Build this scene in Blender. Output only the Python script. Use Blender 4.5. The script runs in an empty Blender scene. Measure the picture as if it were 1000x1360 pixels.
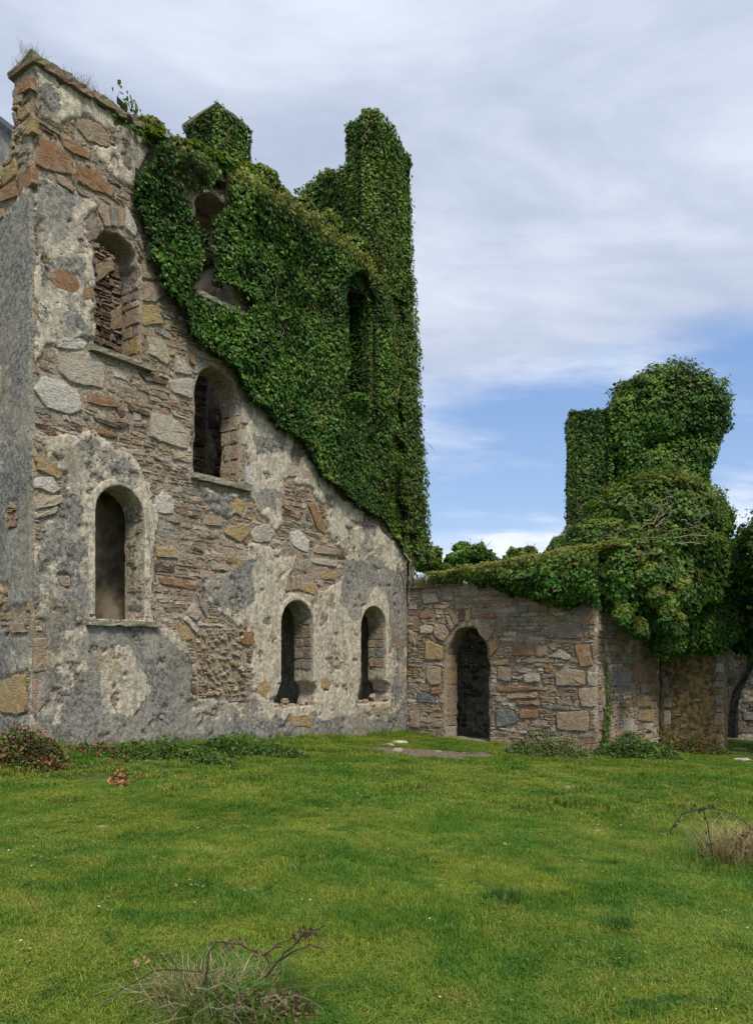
import bpy, math, random
import numpy as np
from mathutils import Vector

random.seed(7)
rng = np.random.default_rng(11)
sc = bpy.context.scene
COL = sc.collection
R = math.radians

# ------------------------------------------------------------------ camera
EYE = 1.6
HOR = 865.0
cam_d = bpy.data.cameras.new('camera')
cam = bpy.data.objects.new('camera', cam_d)
COL.objects.link(cam)
cam.location = (0, 0, EYE)
cam.rotation_euler = (R(90), 0, 0)
cam_d.sensor_fit = 'HORIZONTAL'
cam_d.sensor_width = 36
cam_d.lens = 36.0
# taller side is the vertical one: shift is in units of the sensor width (horizontal fit)
cam_d.shift_y = (HOR - 680) / 1000.0
cam_d.clip_start = 0.05
cam_d.clip_end = 3000
sc.camera = cam

# ------------------------------------------------------------------ light
SUN_EL, SUN_AZ = 52.0, 158.0         # azimuth clockwise from +Y (towards +X)
world = bpy.data.worlds.new('World')
sc.world = world
world.use_nodes = True
nt = world.node_tree
for n in list(nt.nodes):
    nt.nodes.remove(n)


def wn(t, **k):
    n = nt.nodes.new(t)
    for a, b in k.items():
        setattr(n, a, b)
    return n


def wmath(op, a, b=None, c=None, clamp=False):
    n = wn('ShaderNodeMath', operation=op, use_clamp=clamp)
    for i, v in enumerate((a, b, c)):
        if v is None:
            continue
        if isinstance(v, (int, float)):
            n.inputs[i].default_value = v
        else:
            nt.links.new(v, n.inputs[i])
    return n.outputs[0]


def wmix(f, a, b):
    n = wn('ShaderNodeMix', data_type='RGBA')
    n.clamp_factor = True
    for s, v in ((n.inputs[0], f), (n.inputs[6], a), (n.inputs[7], b)):
        if isinstance(v, (int, float)):
            s.default_value = v
        elif isinstance(v, tuple):
            s.default_value = (*v, 1)
        else:
            nt.links.new(v, s)
    return n.outputs[2]


def wramp(x, lo, hi):
    n = wn('ShaderNodeMapRange', interpolation_type='SMOOTHSTEP')
    nt.links.new(x, n.inputs[0])
    n.inputs[1].default_value = lo
    n.inputs[2].default_value = hi
    return n.outputs[0]


sky = wn('ShaderNodeTexSky')
sky.sky_type = 'NISHITA'
sky.sun_disc = False
sky.sun_elevation = R(SUN_EL)
sky.sun_rotation = R(SUN_AZ)
sky.air_density = 1.0
sky.dust_density = 0.6
sky.ozone_density = 1.5
tc = wn('ShaderNodeTexCoord')
sep = wn('ShaderNodeSeparateXYZ')
nt.links.new(tc.outputs['Generated'], sep.inputs[0])
X, Y, Z = sep.outputs
zp = wmath('ADD', wmath('MAXIMUM', Z, 0.0), 0.16)
u = wmath('DIVIDE', X, zp)
v = wmath('DIVIDE', Y, zp)
comb = wn('ShaderNodeCombineXYZ')
nt.links.new(u, comb.inputs[0])
nt.links.new(v, comb.inputs[1])


def cloud_noise(scale, detail, rough, off, sx=1.0, sy=1.0, rot=0.0, dist=0.0):
    m = wn('ShaderNodeMapping')
    m.inputs['Location'].default_value = off
    m.inputs['Rotation'].default_value = (0, 0, rot)
    m.inputs['Scale'].default_value = (sx, sy, 1)
    nt.links.new(comb.outputs[0], m.inputs[0])
    t = wn('ShaderNodeTexNoise')
    t.inputs['Scale'].default_value = scale
    t.inputs['Detail'].default_value = detail
    t.inputs['Roughness'].default_value = rough
    t.inputs['Distortion'].default_value = dist
    nt.links.new(m.outputs[0], t.inputs['Vector'])
    return t.outputs[0]


n_big = cloud_noise(0.9, 5, 0.55, (3.1, 1.7, 0), 0.8, 1.0, 0.5, 0.3)
n_fine = cloud_noise(2.6, 8, 0.6, (0.4, 5.7, 0), 0.6, 1.1, 0.35, 0.4)
n_low = cloud_noise(1.15, 7, 0.6, (6.3, 2.2, 0), 0.55, 1.0, 0.15, 0.3)
# deck: closed above ~25 degrees, broken below
el = wramp(Z, 0.20, 0.50)
deck = wramp(wmath('ADD', wmath('MULTIPLY', el, 1.0), wmath('MULTIPLY', wmath('SUBTRACT', n_big, 0.5), 1.9)), 0.16, 0.66)
low = wramp(wmath('ADD', n_low, wmath('MULTIPLY', wramp(Z, 0.30, 0.02), 0.13)), 0.44, 0.70)
shade = wramp(wmath('ADD', wmath('MULTIPLY', n_fine, 0.6), wmath('MULTIPLY', n_big, 0.7)), 0.46, 0.82)
bluec = wmix(wramp(Z, 0.0, 0.40), (3.4, 4.7, 6.7), (1.7, 2.9, 5.4))
skyc = wmix(0.80, sky.outputs[0], bluec)
deckc = wmix(shade, (3.35, 3.85, 4.95), (5.9, 6.25, 7.1))
lowc = wmix(wramp(n_fine, 0.40, 0.60), (4.3, 5.3, 6.9), (7.3, 7.5, 7.7))
c1 = wmix(wmath('MULTIPLY', low, 0.85), skyc, lowc)
c2 = wmix(wmath('MULTIPLY', deck, 0.96), c1, deckc)
bg = wn('ShaderNodeBackground')
nt.links.new(c2, bg.inputs[0])
bg.inputs[1].default_value = 0.10
wo = wn('ShaderNodeOutputWorld')
nt.links.new(bg.outputs[0], wo.inputs[0])

sun_d = bpy.data.lights.new('sun', 'SUN')
sun_d.energy = 2.2
sun_d.angle = R(12)
sun_d.color = (1.0, 0.90, 0.76)
sun = bpy.data.objects.new('sun', sun_d)
COL.objects.link(sun)
az, elv = R(SUN_AZ), R(SUN_EL)
sdir = Vector((math.sin(az) * math.cos(elv), math.cos(az) * math.cos(elv), math.sin(elv)))
sun.rotation_euler = sdir.to_track_quat('Z', 'Y').to_euler()

sc.view_settings.view_transform = 'Standard'
sc.view_settings.look = 'None'
sc.view_settings.exposure = 0.55
sc.view_settings.gamma = 1.0
sc.view_settings.use_curve_mapping = False
sc.render.engine = 'CYCLES'
sc.cycles.max_bounces = 5
sc.cycles.diffuse_bounces = 3
sc.cycles.transparent_max_bounces = 4
sc.cycles.use_denoising = True

# ------------------------------------------------------------------ numpy noise


def _hash(ix, iy, iz, seed):
    h = (ix.astype(np.int64) * 374761393 + iy.astype(np.int64) * 668265263 + iz.astype(np.int64) * 2147483647 % 4294967291 + seed * 974711) & 0xFFFFFFFF
    h = ((h ^ (h >> 13)) * 1274126177) & 0xFFFFFFFF
    h = ((h ^ (h >> 16)) * 2246822519) & 0xFFFFFFFF
    h = h ^ (h >> 15)
    return (h & 0xFFFFFF) / float(0xFFFFFF)


def noise3(x, y, z, seed=0):
    x, y, z = np.broadcast_arrays(np.asarray(x, float), np.asarray(y, float), np.asarray(z, float))
    ix, iy, iz = np.floor(x), np.floor(y), np.floor(z)
    fx, fy, fz = x - ix, y - iy, z - iz
    fx, fy, fz = [f * f * (3 - 2 * f) for f in (fx, fy, fz)]
    r = 0
    for dx in (0, 1):
        wx = fx if dx else 1 - fx
        for dy in (0, 1):
            wy = fy if dy else 1 - fy
            for dz in (0, 1):
                wz = fz if dz else 1 - fz
                r = r + wx * wy * wz * _hash(ix + dx, iy + dy, iz + dz, seed)
    return r


def fbm(x, y, z=0.0, seed=0, octs=4, gain=0.5):
    a, s, t = 1.0, 0.0, 0.0
    f = 1.0
    for o in range(octs):
        s = s + a * noise3(x * f + 13.7 * o, y * f - 7.1 * o, np.asarray(z) * f + 3.3 * o, seed + o)
        t += a
        a *= gain
        f *= 2.03
    return s / t


def smooth(e0, e1, x):
    t = np.clip((x - e0) / (e1 - e0), 0, 1)
    return t * t * (3 - 2 * t)


def pip(px, py, poly):
    poly = np.asarray(poly, float)
    inside = np.zeros(np.shape(px), bool)
    n = len(poly)
    for i in range(n):
        x1, y1 = poly[i]
        x2, y2 = poly[(i + 1) % n]
        if y1 == y2:
            continue
        c = ((y1 > py) != (y2 > py)) & (px < (x2 - x1) * (py - y1) / (y2 - y1) + x1)
        inside ^= c
    return inside


# ------------------------------------------------------------------ materials
class NT:
    def __init__(s, name):
        s.m = bpy.data.materials.new(name)
        s.m.use_nodes = True
        s.t = s.m.node_tree
        s.b = s.t.nodes['Principled BSDF']
        s.o = s.t.nodes['Material Output']
        s.b.inputs['Roughness'].default_value = 0.9
        s.b.inputs['Specular IOR Level'].default_value = 0.25

    def n(s, t, **k):
        n = s.t.nodes.new(t)
        for a, b in k.items():
            setattr(n, a, b)
        return n

    def put(s, sock, v):
        if isinstance(v, (int, float)):
            sock.default_value = v
        elif isinstance(v, tuple):
            sock.default_value = (*v, 1) if len(v) == 3 and sock.type == 'RGBA' else v
        else:
            s.t.links.new(v, sock)

    def math(s, op, a, b=None, clamp=False):
        n = s.n('ShaderNodeMath', operation=op, use_clamp=clamp)
        s.put(n.inputs[0], a)
        if b is not None:
            s.put(n.inputs[1], b)
        return n.outputs[0]

    def mix(s, f, a, b, blend='MIX'):
        n = s.n('ShaderNodeMix', data_type='RGBA', blend_type=blend)
        n.clamp_factor = True
        s.put(n.inputs[0], f)
        s.put(n.inputs[6], a)
        s.put(n.inputs[7], b)
        return n.outputs[2]

    def ramp(s, x, lo, hi, a=0.0, b=1.0):
        n = s.n('ShaderNodeMapRange', interpolation_type='SMOOTHSTEP')
        s.put(n.inputs[0], x)
        for i, q in enumerate((lo, hi, a, b)):
            n.inputs[i + 1].default_value = q
        return n.outputs[0]

    def pos(s):
        return s.n('ShaderNodeNewGeometry').outputs['Position']

    def noise(s, scale, detail=4, rough=0.55, vec=None, dist=0.0, sc3=None):
        if vec is None:
            vec = s.pos()
        if sc3:
            m = s.n('ShaderNodeMapping')
            m.inputs['Scale'].default_value = sc3
            s.put(m.inputs[0], vec)
            vec = m.outputs[0]
        t = s.n('ShaderNodeTexNoise')
        t.inputs['Scale'].default_value = scale
        t.inputs['Detail'].default_value = detail
        t.inputs['Roughness'].default_value = rough
        t.inputs['Distortion'].default_value = dist
        s.put(t.inputs['Vector'], vec)
        return t.outputs[0]

    def attr(s, name):
        return s.n('ShaderNodeAttribute', attribute_name=name)

    def bump(s, h, strength=0.5, dist=0.02):
        b = s.n('ShaderNodeBump')
        b.inputs['Strength'].default_value = strength
        b.inputs['Distance'].default_value = dist
        s.put(b.inputs['Height'], h)
        s.t.links.new(b.outputs[0], s.b.inputs['Normal'])

    def base(s, c):
        s.put(s.b.inputs['Base Color'], c)
        return s


# masonry skin: fx.r plaster, fx.g dark lichen / damp, fx.b ochre, alpha unused
w = NT('masonry')
fx = w.attr('fx')
sp = w.n('ShaderNodeSeparateColor')
w.put(sp.inputs[0], fx.outputs['Color'])
pl, st, oc = sp.outputs
nf = w.noise(26, 6, 0.65)
nm = w.noise(7, 5, 0.6)
nl = w.noise(1.6, 4, 0.55)
nsp = w.noise(60, 3, 0.6)
plm = w.ramp(w.math('ADD', pl, w.math('MULTIPLY', w.math('SUBTRACT', nm, 0.5), 0.5)), 0.42, 0.55)
mortar = w.mix(w.ramp(nf, 0.35, 0.65), (0.15, 0.12, 0.09), (0.46, 0.395, 0.30))
plc = w.mix(w.ramp(w.noise(13, 7, 0.72), 0.42, 0.56), (0.38, 0.34, 0.26), (0.68, 0.61, 0.47))
plc = w.mix(w.ramp(nl, 0.45, 0.7, 0, 0.5), plc, (0.42, 0.39, 0.33))
plc = w.mix(w.ramp(nf, 0.53, 0.66, 0, 0.8), plc, (0.15, 0.145, 0.125))
plc = w.mix(w.ramp(w.noise(3.5, 6, 0.7), 0.56, 0.62, 0, 0.55), plc, (0.24, 0.21, 0.16))
plc = w.mix(w.ramp(w.noise(2.4, 5, 0.65, sc3=(5, 5, .7)), 0.50, 0.66, 0, 0.5), plc, (0.20, 0.185, 0.15))
vo = w.n('ShaderNodeTexVoronoi', feature='DISTANCE_TO_EDGE')
vo.inputs['Scale'].default_value = 1.1
vd = w.n('ShaderNodeVectorMath', operation='ADD')
w.put(vd.inputs[0], w.pos())
nv_ = w.n('ShaderNodeTexNoise')
nv_.inputs['Scale'].default_value = 4.0
nv_.inputs['Detail'].default_value = 5
w.put(nv_.inputs['Vector'], w.pos())
w.put(vd.inputs[1], nv_.outputs[1])
w.put(vo.inputs['Vector'], vd.outputs[0])
crk = w.math('MULTIPLY', w.ramp(vo.outputs['Distance'], 0.014, 0.004), w.ramp(w.noise(0.9, 3), 0.5, 0.6))
plc = w.mix(crk, plc, (0.06, 0.05, 0.04))
pit = w.ramp(w.noise(19, 3, 0.5), 0.33, 0.28)
plc = w.mix(w.math('MULTIPLY', pit, 0.8), plc, (0.10, 0.085, 0.07))
c = w.mix(plm, mortar, plc)
stm = w.ramp(w.math('ADD', st, w.math('ADD', w.math('MULTIPLY', w.math('SUBTRACT', w.noise(5.0, 8, 0.74), 0.5), 1.85), w.math('MULTIPLY', w.math('SUBTRACT', nf, 0.5), 1.0))), 0.42, 0.62)
stc = w.mix(w.ramp(w.noise(14, 6, 0.7), 0.40, 0.60), (0.085, 0.085, 0.076), (0.27, 0.265, 0.245))
stc = w.mix(w.ramp(nsp, 0.58, 0.68, 0, 0.6), stc, (0.42, 0.41, 0.37))
c = w.mix(w.math('MULTIPLY', stm, w.ramp(w.noise(1.1, 4, 0.6), 0.35, 0.6, 0.62, 0.95)), c, stc)
c = w.mix(w.math('MULTIPLY', oc, w.ramp(nm, 0.4, 0.6)), c, (0.21, 0.16, 0.075))
w.base(c)
hh = w.math('ADD', w.math('MULTIPLY', nm, 1.0), w.math('ADD', w.math('MULTIPLY', nf, 0.6), w.math('ADD', w.math('MULTIPLY', nsp, 0.25), w.math('SUBTRACT', w.math('MULTIPLY', plm, 0.9), w.math('ADD', w.math('MULTIPLY', crk, 0.8), w.math('MULTIPLY', pit, 1.2))))))
w.bump(hh, 0.9, 0.035)
M_WALL = w.m

w = NT('stone')
a = w.attr('col')
bed = w.noise(13, 6, 0.7, sc3=(1, 1, 4.5), dist=0.6)
nf = w.noise(34, 6, 0.7, sc3=(1, 1, 2.2))
nm = w.noise(6, 5, 0.62)
ns = w.noise(75, 3, 0.6)
c = w.mix(w.ramp(bed, 0.38, 0.52), w.mix(0.6, a.outputs['Color'], (0.10, 0.08, 0.06)), a.outputs['Color'])
c = w.mix(w.ramp(nm, 0.50, 0.68, 0, 0.6), c, (0.45, 0.41, 0.35))
c = w.mix(w.ramp(nm, 0.46, 0.34, 0, 0.5), c, w.mix(0.5, c, (0.22, 0.10, 0.045)))
c = w.mix(w.ramp(nf, 0.56, 0.66, 0, 0.75), c, (0.085, 0.075, 0.065))
c = w.mix(w.ramp(ns, 0.57, 0.68, 0, 0.55), c, (0.56, 0.53, 0.46))
w.base(c)
w.bump(w.math('ADD', w.math('MULTIPLY', bed, 1.3), w.math('ADD', w.math('MULTIPLY', nf, 0.7), w.math('MULTIPLY', nm, 0.9))), 1.0, 0.04)
M_STONE = w.m

w = NT('slab')
nf = w.noise(22, 6, 0.65)
nm = w.noise(4, 5, 0.6)
c = w.mix(w.ramp(nf, 0.35, 0.68), (0.17, 0.15, 0.12), (0.38, 0.35, 0.28))
c = w.mix(w.ramp(nm, 0.45, 0.6, 0, 0.8), c, (0.20, 0.21, 0.13))
w.base(c)
w.bump(w.math('ADD', nf, nm), 0.8, 0.03)
M_SLAB = w.m

w = NT('coping')
nf = w.noise(22, 6, 0.65)
nm = w.noise(4, 5, 0.6)
c = w.mix(w.ramp(nf, 0.35, 0.68), (0.12, 0.085, 0.06), (0.30, 0.22, 0.16))
c = w.mix(w.ramp(nm, 0.48, 0.6, 0, 0.7), c, (0.20, 0.20, 0.12))
w.base(c)
w.bump(w.math('ADD', nf, nm), 0.9, 0.03)
M_COPE = w.m


def leaf_mat(name, rough, trans=0.18, spec=0.35):
    w = NT(name)
    a = w.attr('col')
    c = w.mix(1.0, a.outputs['Color'], w.mix(w.ramp(w.noise(2.2, 3), 0.3, 0.7), (0.72, 0.78, 0.72), (1.25, 1.2, 1.1)), 'MULTIPLY')
    w.base(c)
    w.b.inputs['Roughness'].default_value = rough
    w.b.inputs['Specular IOR Level'].default_value = spec
    tr = w.n('ShaderNodeBsdfTranslucent')
    w.put(tr.inputs[0], w.mix(1.0, c, (1.5, 1.6, 0.6), 'MULTIPLY'))
    mx = w.n('ShaderNodeMixShader')
    mx.inputs[0].default_value = trans
    w.t.links.new(w.b.outputs[0], mx.inputs[1])
    w.t.links.new(tr.outputs[0], mx.inputs[2])
    w.t.links.new(mx.outputs[0], w.o.inputs[0])
    return w.m


M_LEAF = leaf_mat('ivy_leaf', 0.46, .22, .22)
M_TREE = leaf_mat('tree_leaf', 0.6, .22, .15)
M_WEED = leaf_mat('weed_leaf', 0.65, .2, .15)

w = NT('leaf_shade_backing')  # near-black backing behind the leaves, stands in for their shaded depth
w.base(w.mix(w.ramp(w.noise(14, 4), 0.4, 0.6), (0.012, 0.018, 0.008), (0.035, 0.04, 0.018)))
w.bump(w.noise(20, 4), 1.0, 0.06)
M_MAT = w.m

w = NT('grass')
n1 = w.noise(0.9, 5, 0.65)
n2 = w.noise(3.1, 5, 0.65)
n3 = w.noise(0.17, 3, 0.5)
a = w.attr('col')
g = w.mix(w.ramp(n1, 0.35, 0.65), (0.075, 0.182, 0.014), (0.200, 0.275, 0.032))
g = w.mix(w.ramp(n2, 0.52, 0.72, 0, 0.75), g, (0.24, 0.26, 0.05))
g = w.mix(w.ramp(n2, 0.46, 0.30, 0, 0.85), g, (0.034, 0.130, 0.012))
g = w.mix(w.ramp(n3, 0.48, 0.62, 0, 0.35), g, (0.075, 0.215, 0.015))
g = w.mix(1.0, g, a.outputs['Color'], 'MULTIPLY')
w.base(g)
w.b.inputs['Roughness'].default_value = 0.55
w.b.inputs['Specular IOR Level'].default_value = 0.3
tr = w.n('ShaderNodeBsdfTranslucent')
w.put(tr.inputs[0], w.mix(1.0, g, (1.4, 1.5, 0.6), 'MULTIPLY'))
mx = w.n('ShaderNodeMixShader')
mx.inputs[0].default_value = 0.25
w.t.links.new(w.b.outputs[0], mx.inputs[1])
w.t.links.new(tr.outputs[0], mx.inputs[2])
w.t.links.new(mx.outputs[0], w.o.inputs[0])
M_GRASS = w.m

w = NT('ground')
a = w.attr('fx')
sp = w.n('ShaderNodeSeparateColor')
w.put(sp.inputs[0], a.outputs['Color'])
dirt = sp.outputs[0]
n1 = w.noise(1.2, 5, 0.6)
n2 = w.noise(20, 6, 0.65)
g = w.mix(w.ramp(n2, 0.35, 0.65), (0.045, 0.085, 0.012), (0.12, 0.14, 0.035))
g = w.mix(w.ramp(n1, 0.5, 0.7, 0, 0.6), g, (0.11, 0.095, 0.04))
d = w.mix(w.ramp(n2, 0.35, 0.65), (0.10, 0.075, 0.055), (0.25, 0.20, 0.155))
g = w.mix(w.ramp(w.math('ADD', dirt, w.math('MULTIPLY', w.math('SUBTRACT', n2, 0.5), 0.6)), 0.4, 0.6), g, d)
w.base(g)
w.bump(n2, 0.8, 0.03)
M_GROUND = w.m


def flat_mat(name, c1, c2, scale=20, rough=0.9, bump=0.5, dist=0.01):
    w = NT(name)
    nf = w.noise(scale, 5, 0.6)
    w.base(w.mix(w.ramp(nf, 0.35, 0.65), c1, c2))
    w.b.inputs['Roughness'].default_value = rough
    w.bump(nf, bump, dist)
    return w.m


M_TWIG = flat_mat('dark_twig', (0.035, 0.022, 0.018), (0.10, 0.065, 0.05), 60)
M_VINE = flat_mat('pale_vine', (0.16, 0.13, 0.09), (0.36, 0.31, 0.23), 30)
M_BARK = flat_mat('bark', (0.04, 0.03, 0.025), (0.12, 0.10, 0.08), 12, bump=1.0, dist=0.03)
M_OLIVE = flat_mat('olive_plaster', (0.08, 0.058, 0.022), (0.27, 0.20, 0.09), 9.0, bump=1.0, dist=0.05)
M_RENDER = flat_mat('grey_render', (0.16, 0.16, 0.16), (0.28, 0.275, 0.26), 5)
M_SLATE = flat_mat('slate', (0.03, 0.035, 0.045), (0.07, 0.075, 0.085), 8)
M_INPLAST = flat_mat('brown_plaster', (0.15, 0.12, 0.08), (0.36, 0.31, 0.22), 3.0, bump=0.6, dist=0.04)


# ------------------------------------------------------------------ mesh helpers
def tag(o, label=None, cat=None, group=None, kind=None):
    if label:
        o['label'] = label
    if cat:
        o['category'] = cat
    if group:
        o['group'] = group
    if kind:
        o['kind'] = kind
    return o


def empty(name, loc, **k):
    o = bpy.data.objects.new(name, None)
    o.empty_display_size = 0.2
    COL.objects.link(o)
    o.location = loc
    return tag(o, **k)


def mesh_np(name, verts, faces, mat, parent=None, col=None, colname='col', smooth_=False, fmat=None, mats=None):
    """verts (n,3), faces (m,3|4) int array or list of lists; world coordinates"""
    verts = np.asarray(verts, np.float64)
    off = np.zeros(3)
    if parent is not None:
        off = np.array(world_loc(parent))
    me = bpy.data.meshes.new(name)
    if isinstance(faces, np.ndarray):
        k = faces.shape[1]
        m = len(faces)
        me.vertices.add(len(verts))
        me.vertices.foreach_set('co', (verts - off).astype(np.float32).ravel())
        me.loops.add(m * k)
        me.loops.foreach_set('vertex_index', faces.astype(np.int32).ravel())
        me.polygons.add(m)
        me.polygons.foreach_set('loop_start', (np.arange(m) * k).astype(np.int32))
        me.update(calc_edges=True)
    else:
        me.from_pydata([tuple(p) for p in (verts - off)], [], faces)
    if mats:
        for q in mats:
            me.materials.append(q)
        if fmat is not None:
            me.polygons.foreach_set('material_index', np.asarray(fmat, np.int32))
    else:
        me.materials.append(mat)
    if col is not None:
        at = me.attributes.new(colname, 'FLOAT_COLOR', 'POINT')
        cc = np.ones((len(verts), 4), np.float32)
        cc[:, :3] = col
        at.data.foreach_set('color', cc.ravel())
    if smooth_:
        me.polygons.foreach_set('use_smooth', np.ones(len(me.polygons), bool))
    me.update()
    o = bpy.data.objects.new(name, me)
    COL.objects.link(o)
    if parent is not None:
        o.parent = parent
    return o


def world_loc(o):
    p = Vector((0, 0, 0))
    while o is not None:
        p = p + o.location
        o = o.parent
    return p


class Plane:
    """vertical plane: horizontal origin O, direction U, outward normal N (all 2-D)"""

    def __init__(s, O, U, N):
        s.O, s.U, s.N = np.array(O, float), np.array(U, float), np.array(N, float)

    def P(s, a, z, h=0.0):
        a, z, h = np.broadcast_arrays(np.asarray(a, float), np.asarray(z, float), np.asarray(h, float))
        return np.stack([s.O[0] + a * s.U[0] + h * s.N[0], s.O[1] + a * s.U[1] + h * s.N[1], z], -1)

    def inv(s, px, py):
        """photo pixel -> (s,z)"""
        r = (np.asarray(px, float) - 500) / 1000
        a = (r * s.O[1] - s.O[0]) / (s.U[0] - r * s.U[1])
        Y = s.O[1] + a * s.U[1]
        return a, EYE + (HOR - np.asarray(py, float)) / 1000 * Y

    def poly(s, pts):
        return np.array([s.inv(x, y) for x, y in pts])

    def shift(s, d):
        """parallel plane moved d inward"""
        return Plane(s.O - s.N * d, s.U, s.N)


A = Plane((-5.23, 11.43), (.6, .8), (.8, -.6))
E = Plane((-5.23, 11.43), (-.8, .6), (-.6, -.8))
B = Plane((.77, 19.43), (.8, -.6), (-.6, -.8))
LB = 5.05
Cp = Plane((.77 + .8 * LB, 19.43 - .6 * LB), (.6, .8), (.8, -.6))
LC = 4.4
Dp = Plane(Cp.O + Cp.U * LC, (.8, -.6), (-.6, -.8))
LD = 1.60


def ground_z(x, y):
    x = np.asarray(x, float)
    y = np.asarray(y, float)
    xx = 14 * np.tanh(x / 14.0 * 1.0) if False else np.clip(x, -14, 14)
    yy = np.clip(y, -12, 26)
    z = -.0549 * xx - .0251 * yy
    z = z + (fbm(x * .35, y * .35, 0, 5, 3) - .5) * .16 + (fbm(x * 1.3, y * 1.3, 0, 9, 3) - .5) * .10
    # bank of rough ground below the left end of the house
    z = z + .30 * np.exp(-(((x + 5.2) / 1.5) ** 2 + ((y - 10.2) / .9) ** 2)) + .10 * np.exp(-(((x + 2.9) / .9) ** 2 + ((y - 10.6) / .8) ** 2))
    return z


def gpt(px, py):
    r = (px - 500) / 1000
    e = (py - HOR) / 1000
    Y = EYE / (e - .0549 * r - .0251)
    return np.array([r * Y, Y, float(ground_z(r * Y, Y))])


def pix(px, py, Y):
    return np.array([(px - 500) / 1000 * Y, Y, EYE + (HOR - py) / 1000 * Y])


# ------------------------------------------------------------------ wall skin with openings
def arch(s0, s1, z0, z1, n=10, pointed=0.0, jit=0.0):
    rr = (s1 - s0) / 2
    c = (s0 + s1) / 2
    hgt = rr * (1 + pointed)
    zc = z1 - hgt
    p = [(s0, z0), (s1, z0), (s1, zc)]
    for i in range(1, n):
        t = math.pi * i / n
        p.append((c + rr * math.cos(t), zc + hgt * math.sin(t) ** (1.0 if pointed == 0 else 0.92)))
    p.append((s0, zc))
    return np.array(p)


def seg_nearest(pts, poly):
    """nearest point on polygon outline for every point"""
    best = np.full(len(pts), 1e9)
    out = pts.copy()
    n = len(poly)
    for i in range(n):
        a_, b_ = poly[i], poly[(i + 1) % n]
        d = b_ - a_
        t = np.clip(((pts - a_) @ d) / max(d @ d, 1e-9), 0, 1)
        q = a_ + t[:, None] * d
        dd = np.hypot(*(pts - q).T)
        m = dd < best
        best[m] = dd[m]
        out[m] = q[m]
    return out, best


def wall_skin(name, parent, pl, s0, s1, z0, top, res, openings, fields, thick, mat=None, back=True, kind=None):
    """front face as a relief grid, extruded to a solid with jambs and a flat back.
    top: function s->z.  fields(s,z)->(h, rgb)"""
    ns = max(2, int(round((s1 - s0) / res)))
    zmax = float(np.max(top(np.linspace(s0, s1, 200))))
    nz = max(2, int(round((zmax - z0) / res)))
    S, Zg = np.meshgrid(np.linspace(s0, s1, ns + 1), np.linspace(z0, zmax, nz + 1), indexing='ij')
    cs = (S[:-1, :-1] + S[1:, 1:]) / 2
    cz = (Zg[:-1, :-1] + Zg[1:, 1:]) / 2
    keep = cz < top(cs)
    for op in openings:
        keep &= ~pip(cs, cz, op)
    idx = np.arange(S.size).reshape(S.shape)
    q = np.stack([idx[:-1, :-1], idx[1:, :-1], idx[1:, 1:], idx[:-1, 1:]], -1)[keep]
    used = np.unique(q)
    remap = -np.ones(S.size, int)
    remap[used] = np.arange(len(used))
    q = remap[q]
    P2 = np.stack([S.ravel()[used], Zg.ravel()[used]], 1)
    # edge counting
    ed = np.concatenate([q[:, [0, 1]], q[:, [1, 2]], q[:, [2, 3]], q[:, [3, 0]]])
    key = np.sort(ed, 1)
    kk = key[:, 0] * (len(P2) + 1) + key[:, 1]
    u_, inv_, cnt = np.unique(kk, return_inverse=True, return_counts=True)
    bed = ed[cnt[inv_] == 1]
    bv = np.unique(bed)
    # snap boundary verts to openings and to the top outline
    for op in openings:
        near, d = seg_nearest(P2[bv], op)
        m = d < res * 1.3
        P2[bv[m]] = near[m]
    tz = top(P2[bv, 0])
    m = np.abs(P2[bv, 1] - tz) < res * 1.3
    for op in openings:
        m &= seg_nearest(P2[bv], op)[1] > res * 2
    P2[bv[m], 1] = tz[m]
    h, rgb = fields(P2[:, 0], P2[:, 1])
    rgb = np.asarray(rgb)
    edge_s = (P2[:, 0] < s0 + 1e-4) | (P2[:, 0] > s1 - 1e-4)
    h = np.where(edge_s, np.minimum(h, 0.02), h)
    V = [pl.P(P2[:, 0], P2[:, 1], h)]
    C = [rgb]
    F = [q]
    n0 = len(P2)
    # extrude boundary in layers
    layers = 5 if thick > .2 else 1
    bmap = -np.ones(n0, int)
    bmap[bv] = np.arange(len(bv))
    prev = bv
    be = bmap[bed]
    base = n0
    for L in range(1, layers + 1):
        d = -thick * L / layers
        p2 = P2[bv]
        jig = (fbm(p2[:, 0] * 5, p2[:, 1] * 5, d * 5 + 3, 77, 2) - .5) * (.05 if L < layers else 0)
        # push along in-plane direction
        V.append(pl.P(p2[:, 0] + jig * .6, p2[:, 1] + jig * .4, d))
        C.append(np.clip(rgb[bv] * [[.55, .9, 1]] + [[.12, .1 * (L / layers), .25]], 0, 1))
        cur = base + np.arange(len(bv))
        a1, b1 = prev[be[:, 0]], prev[be[:, 1]]
        F.append(np.stack([b1, a1, cur[be[:, 0]], cur[be[:, 1]]], 1))
        prev = cur
        base += len(bv)
    if back:
        # back face shares the last ring: rebuild grid with ring ids
        ids = np.arange(n0) + base
        V.append(pl.P(P2[:, 0], P2[:, 1], -thick))
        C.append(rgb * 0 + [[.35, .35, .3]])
        F.append((q + base)[:, ::-1])
    V = np.concatenate(V)
    C = np.concatenate(C)
    F = np.concatenate(F)
    # orient: test first face normal against N
    p = V[F[0]]
    nn = np.cross(p[1] - p[0], p[2] - p[1])
    if nn[:2] @ pl.N < 0:
        F = F[:, ::-1]
    o = mesh_np(name, V, F, mat or M_WALL, parent, C, 'fx')
    if kind:
        o['kind'] = kind
    return o


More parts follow.
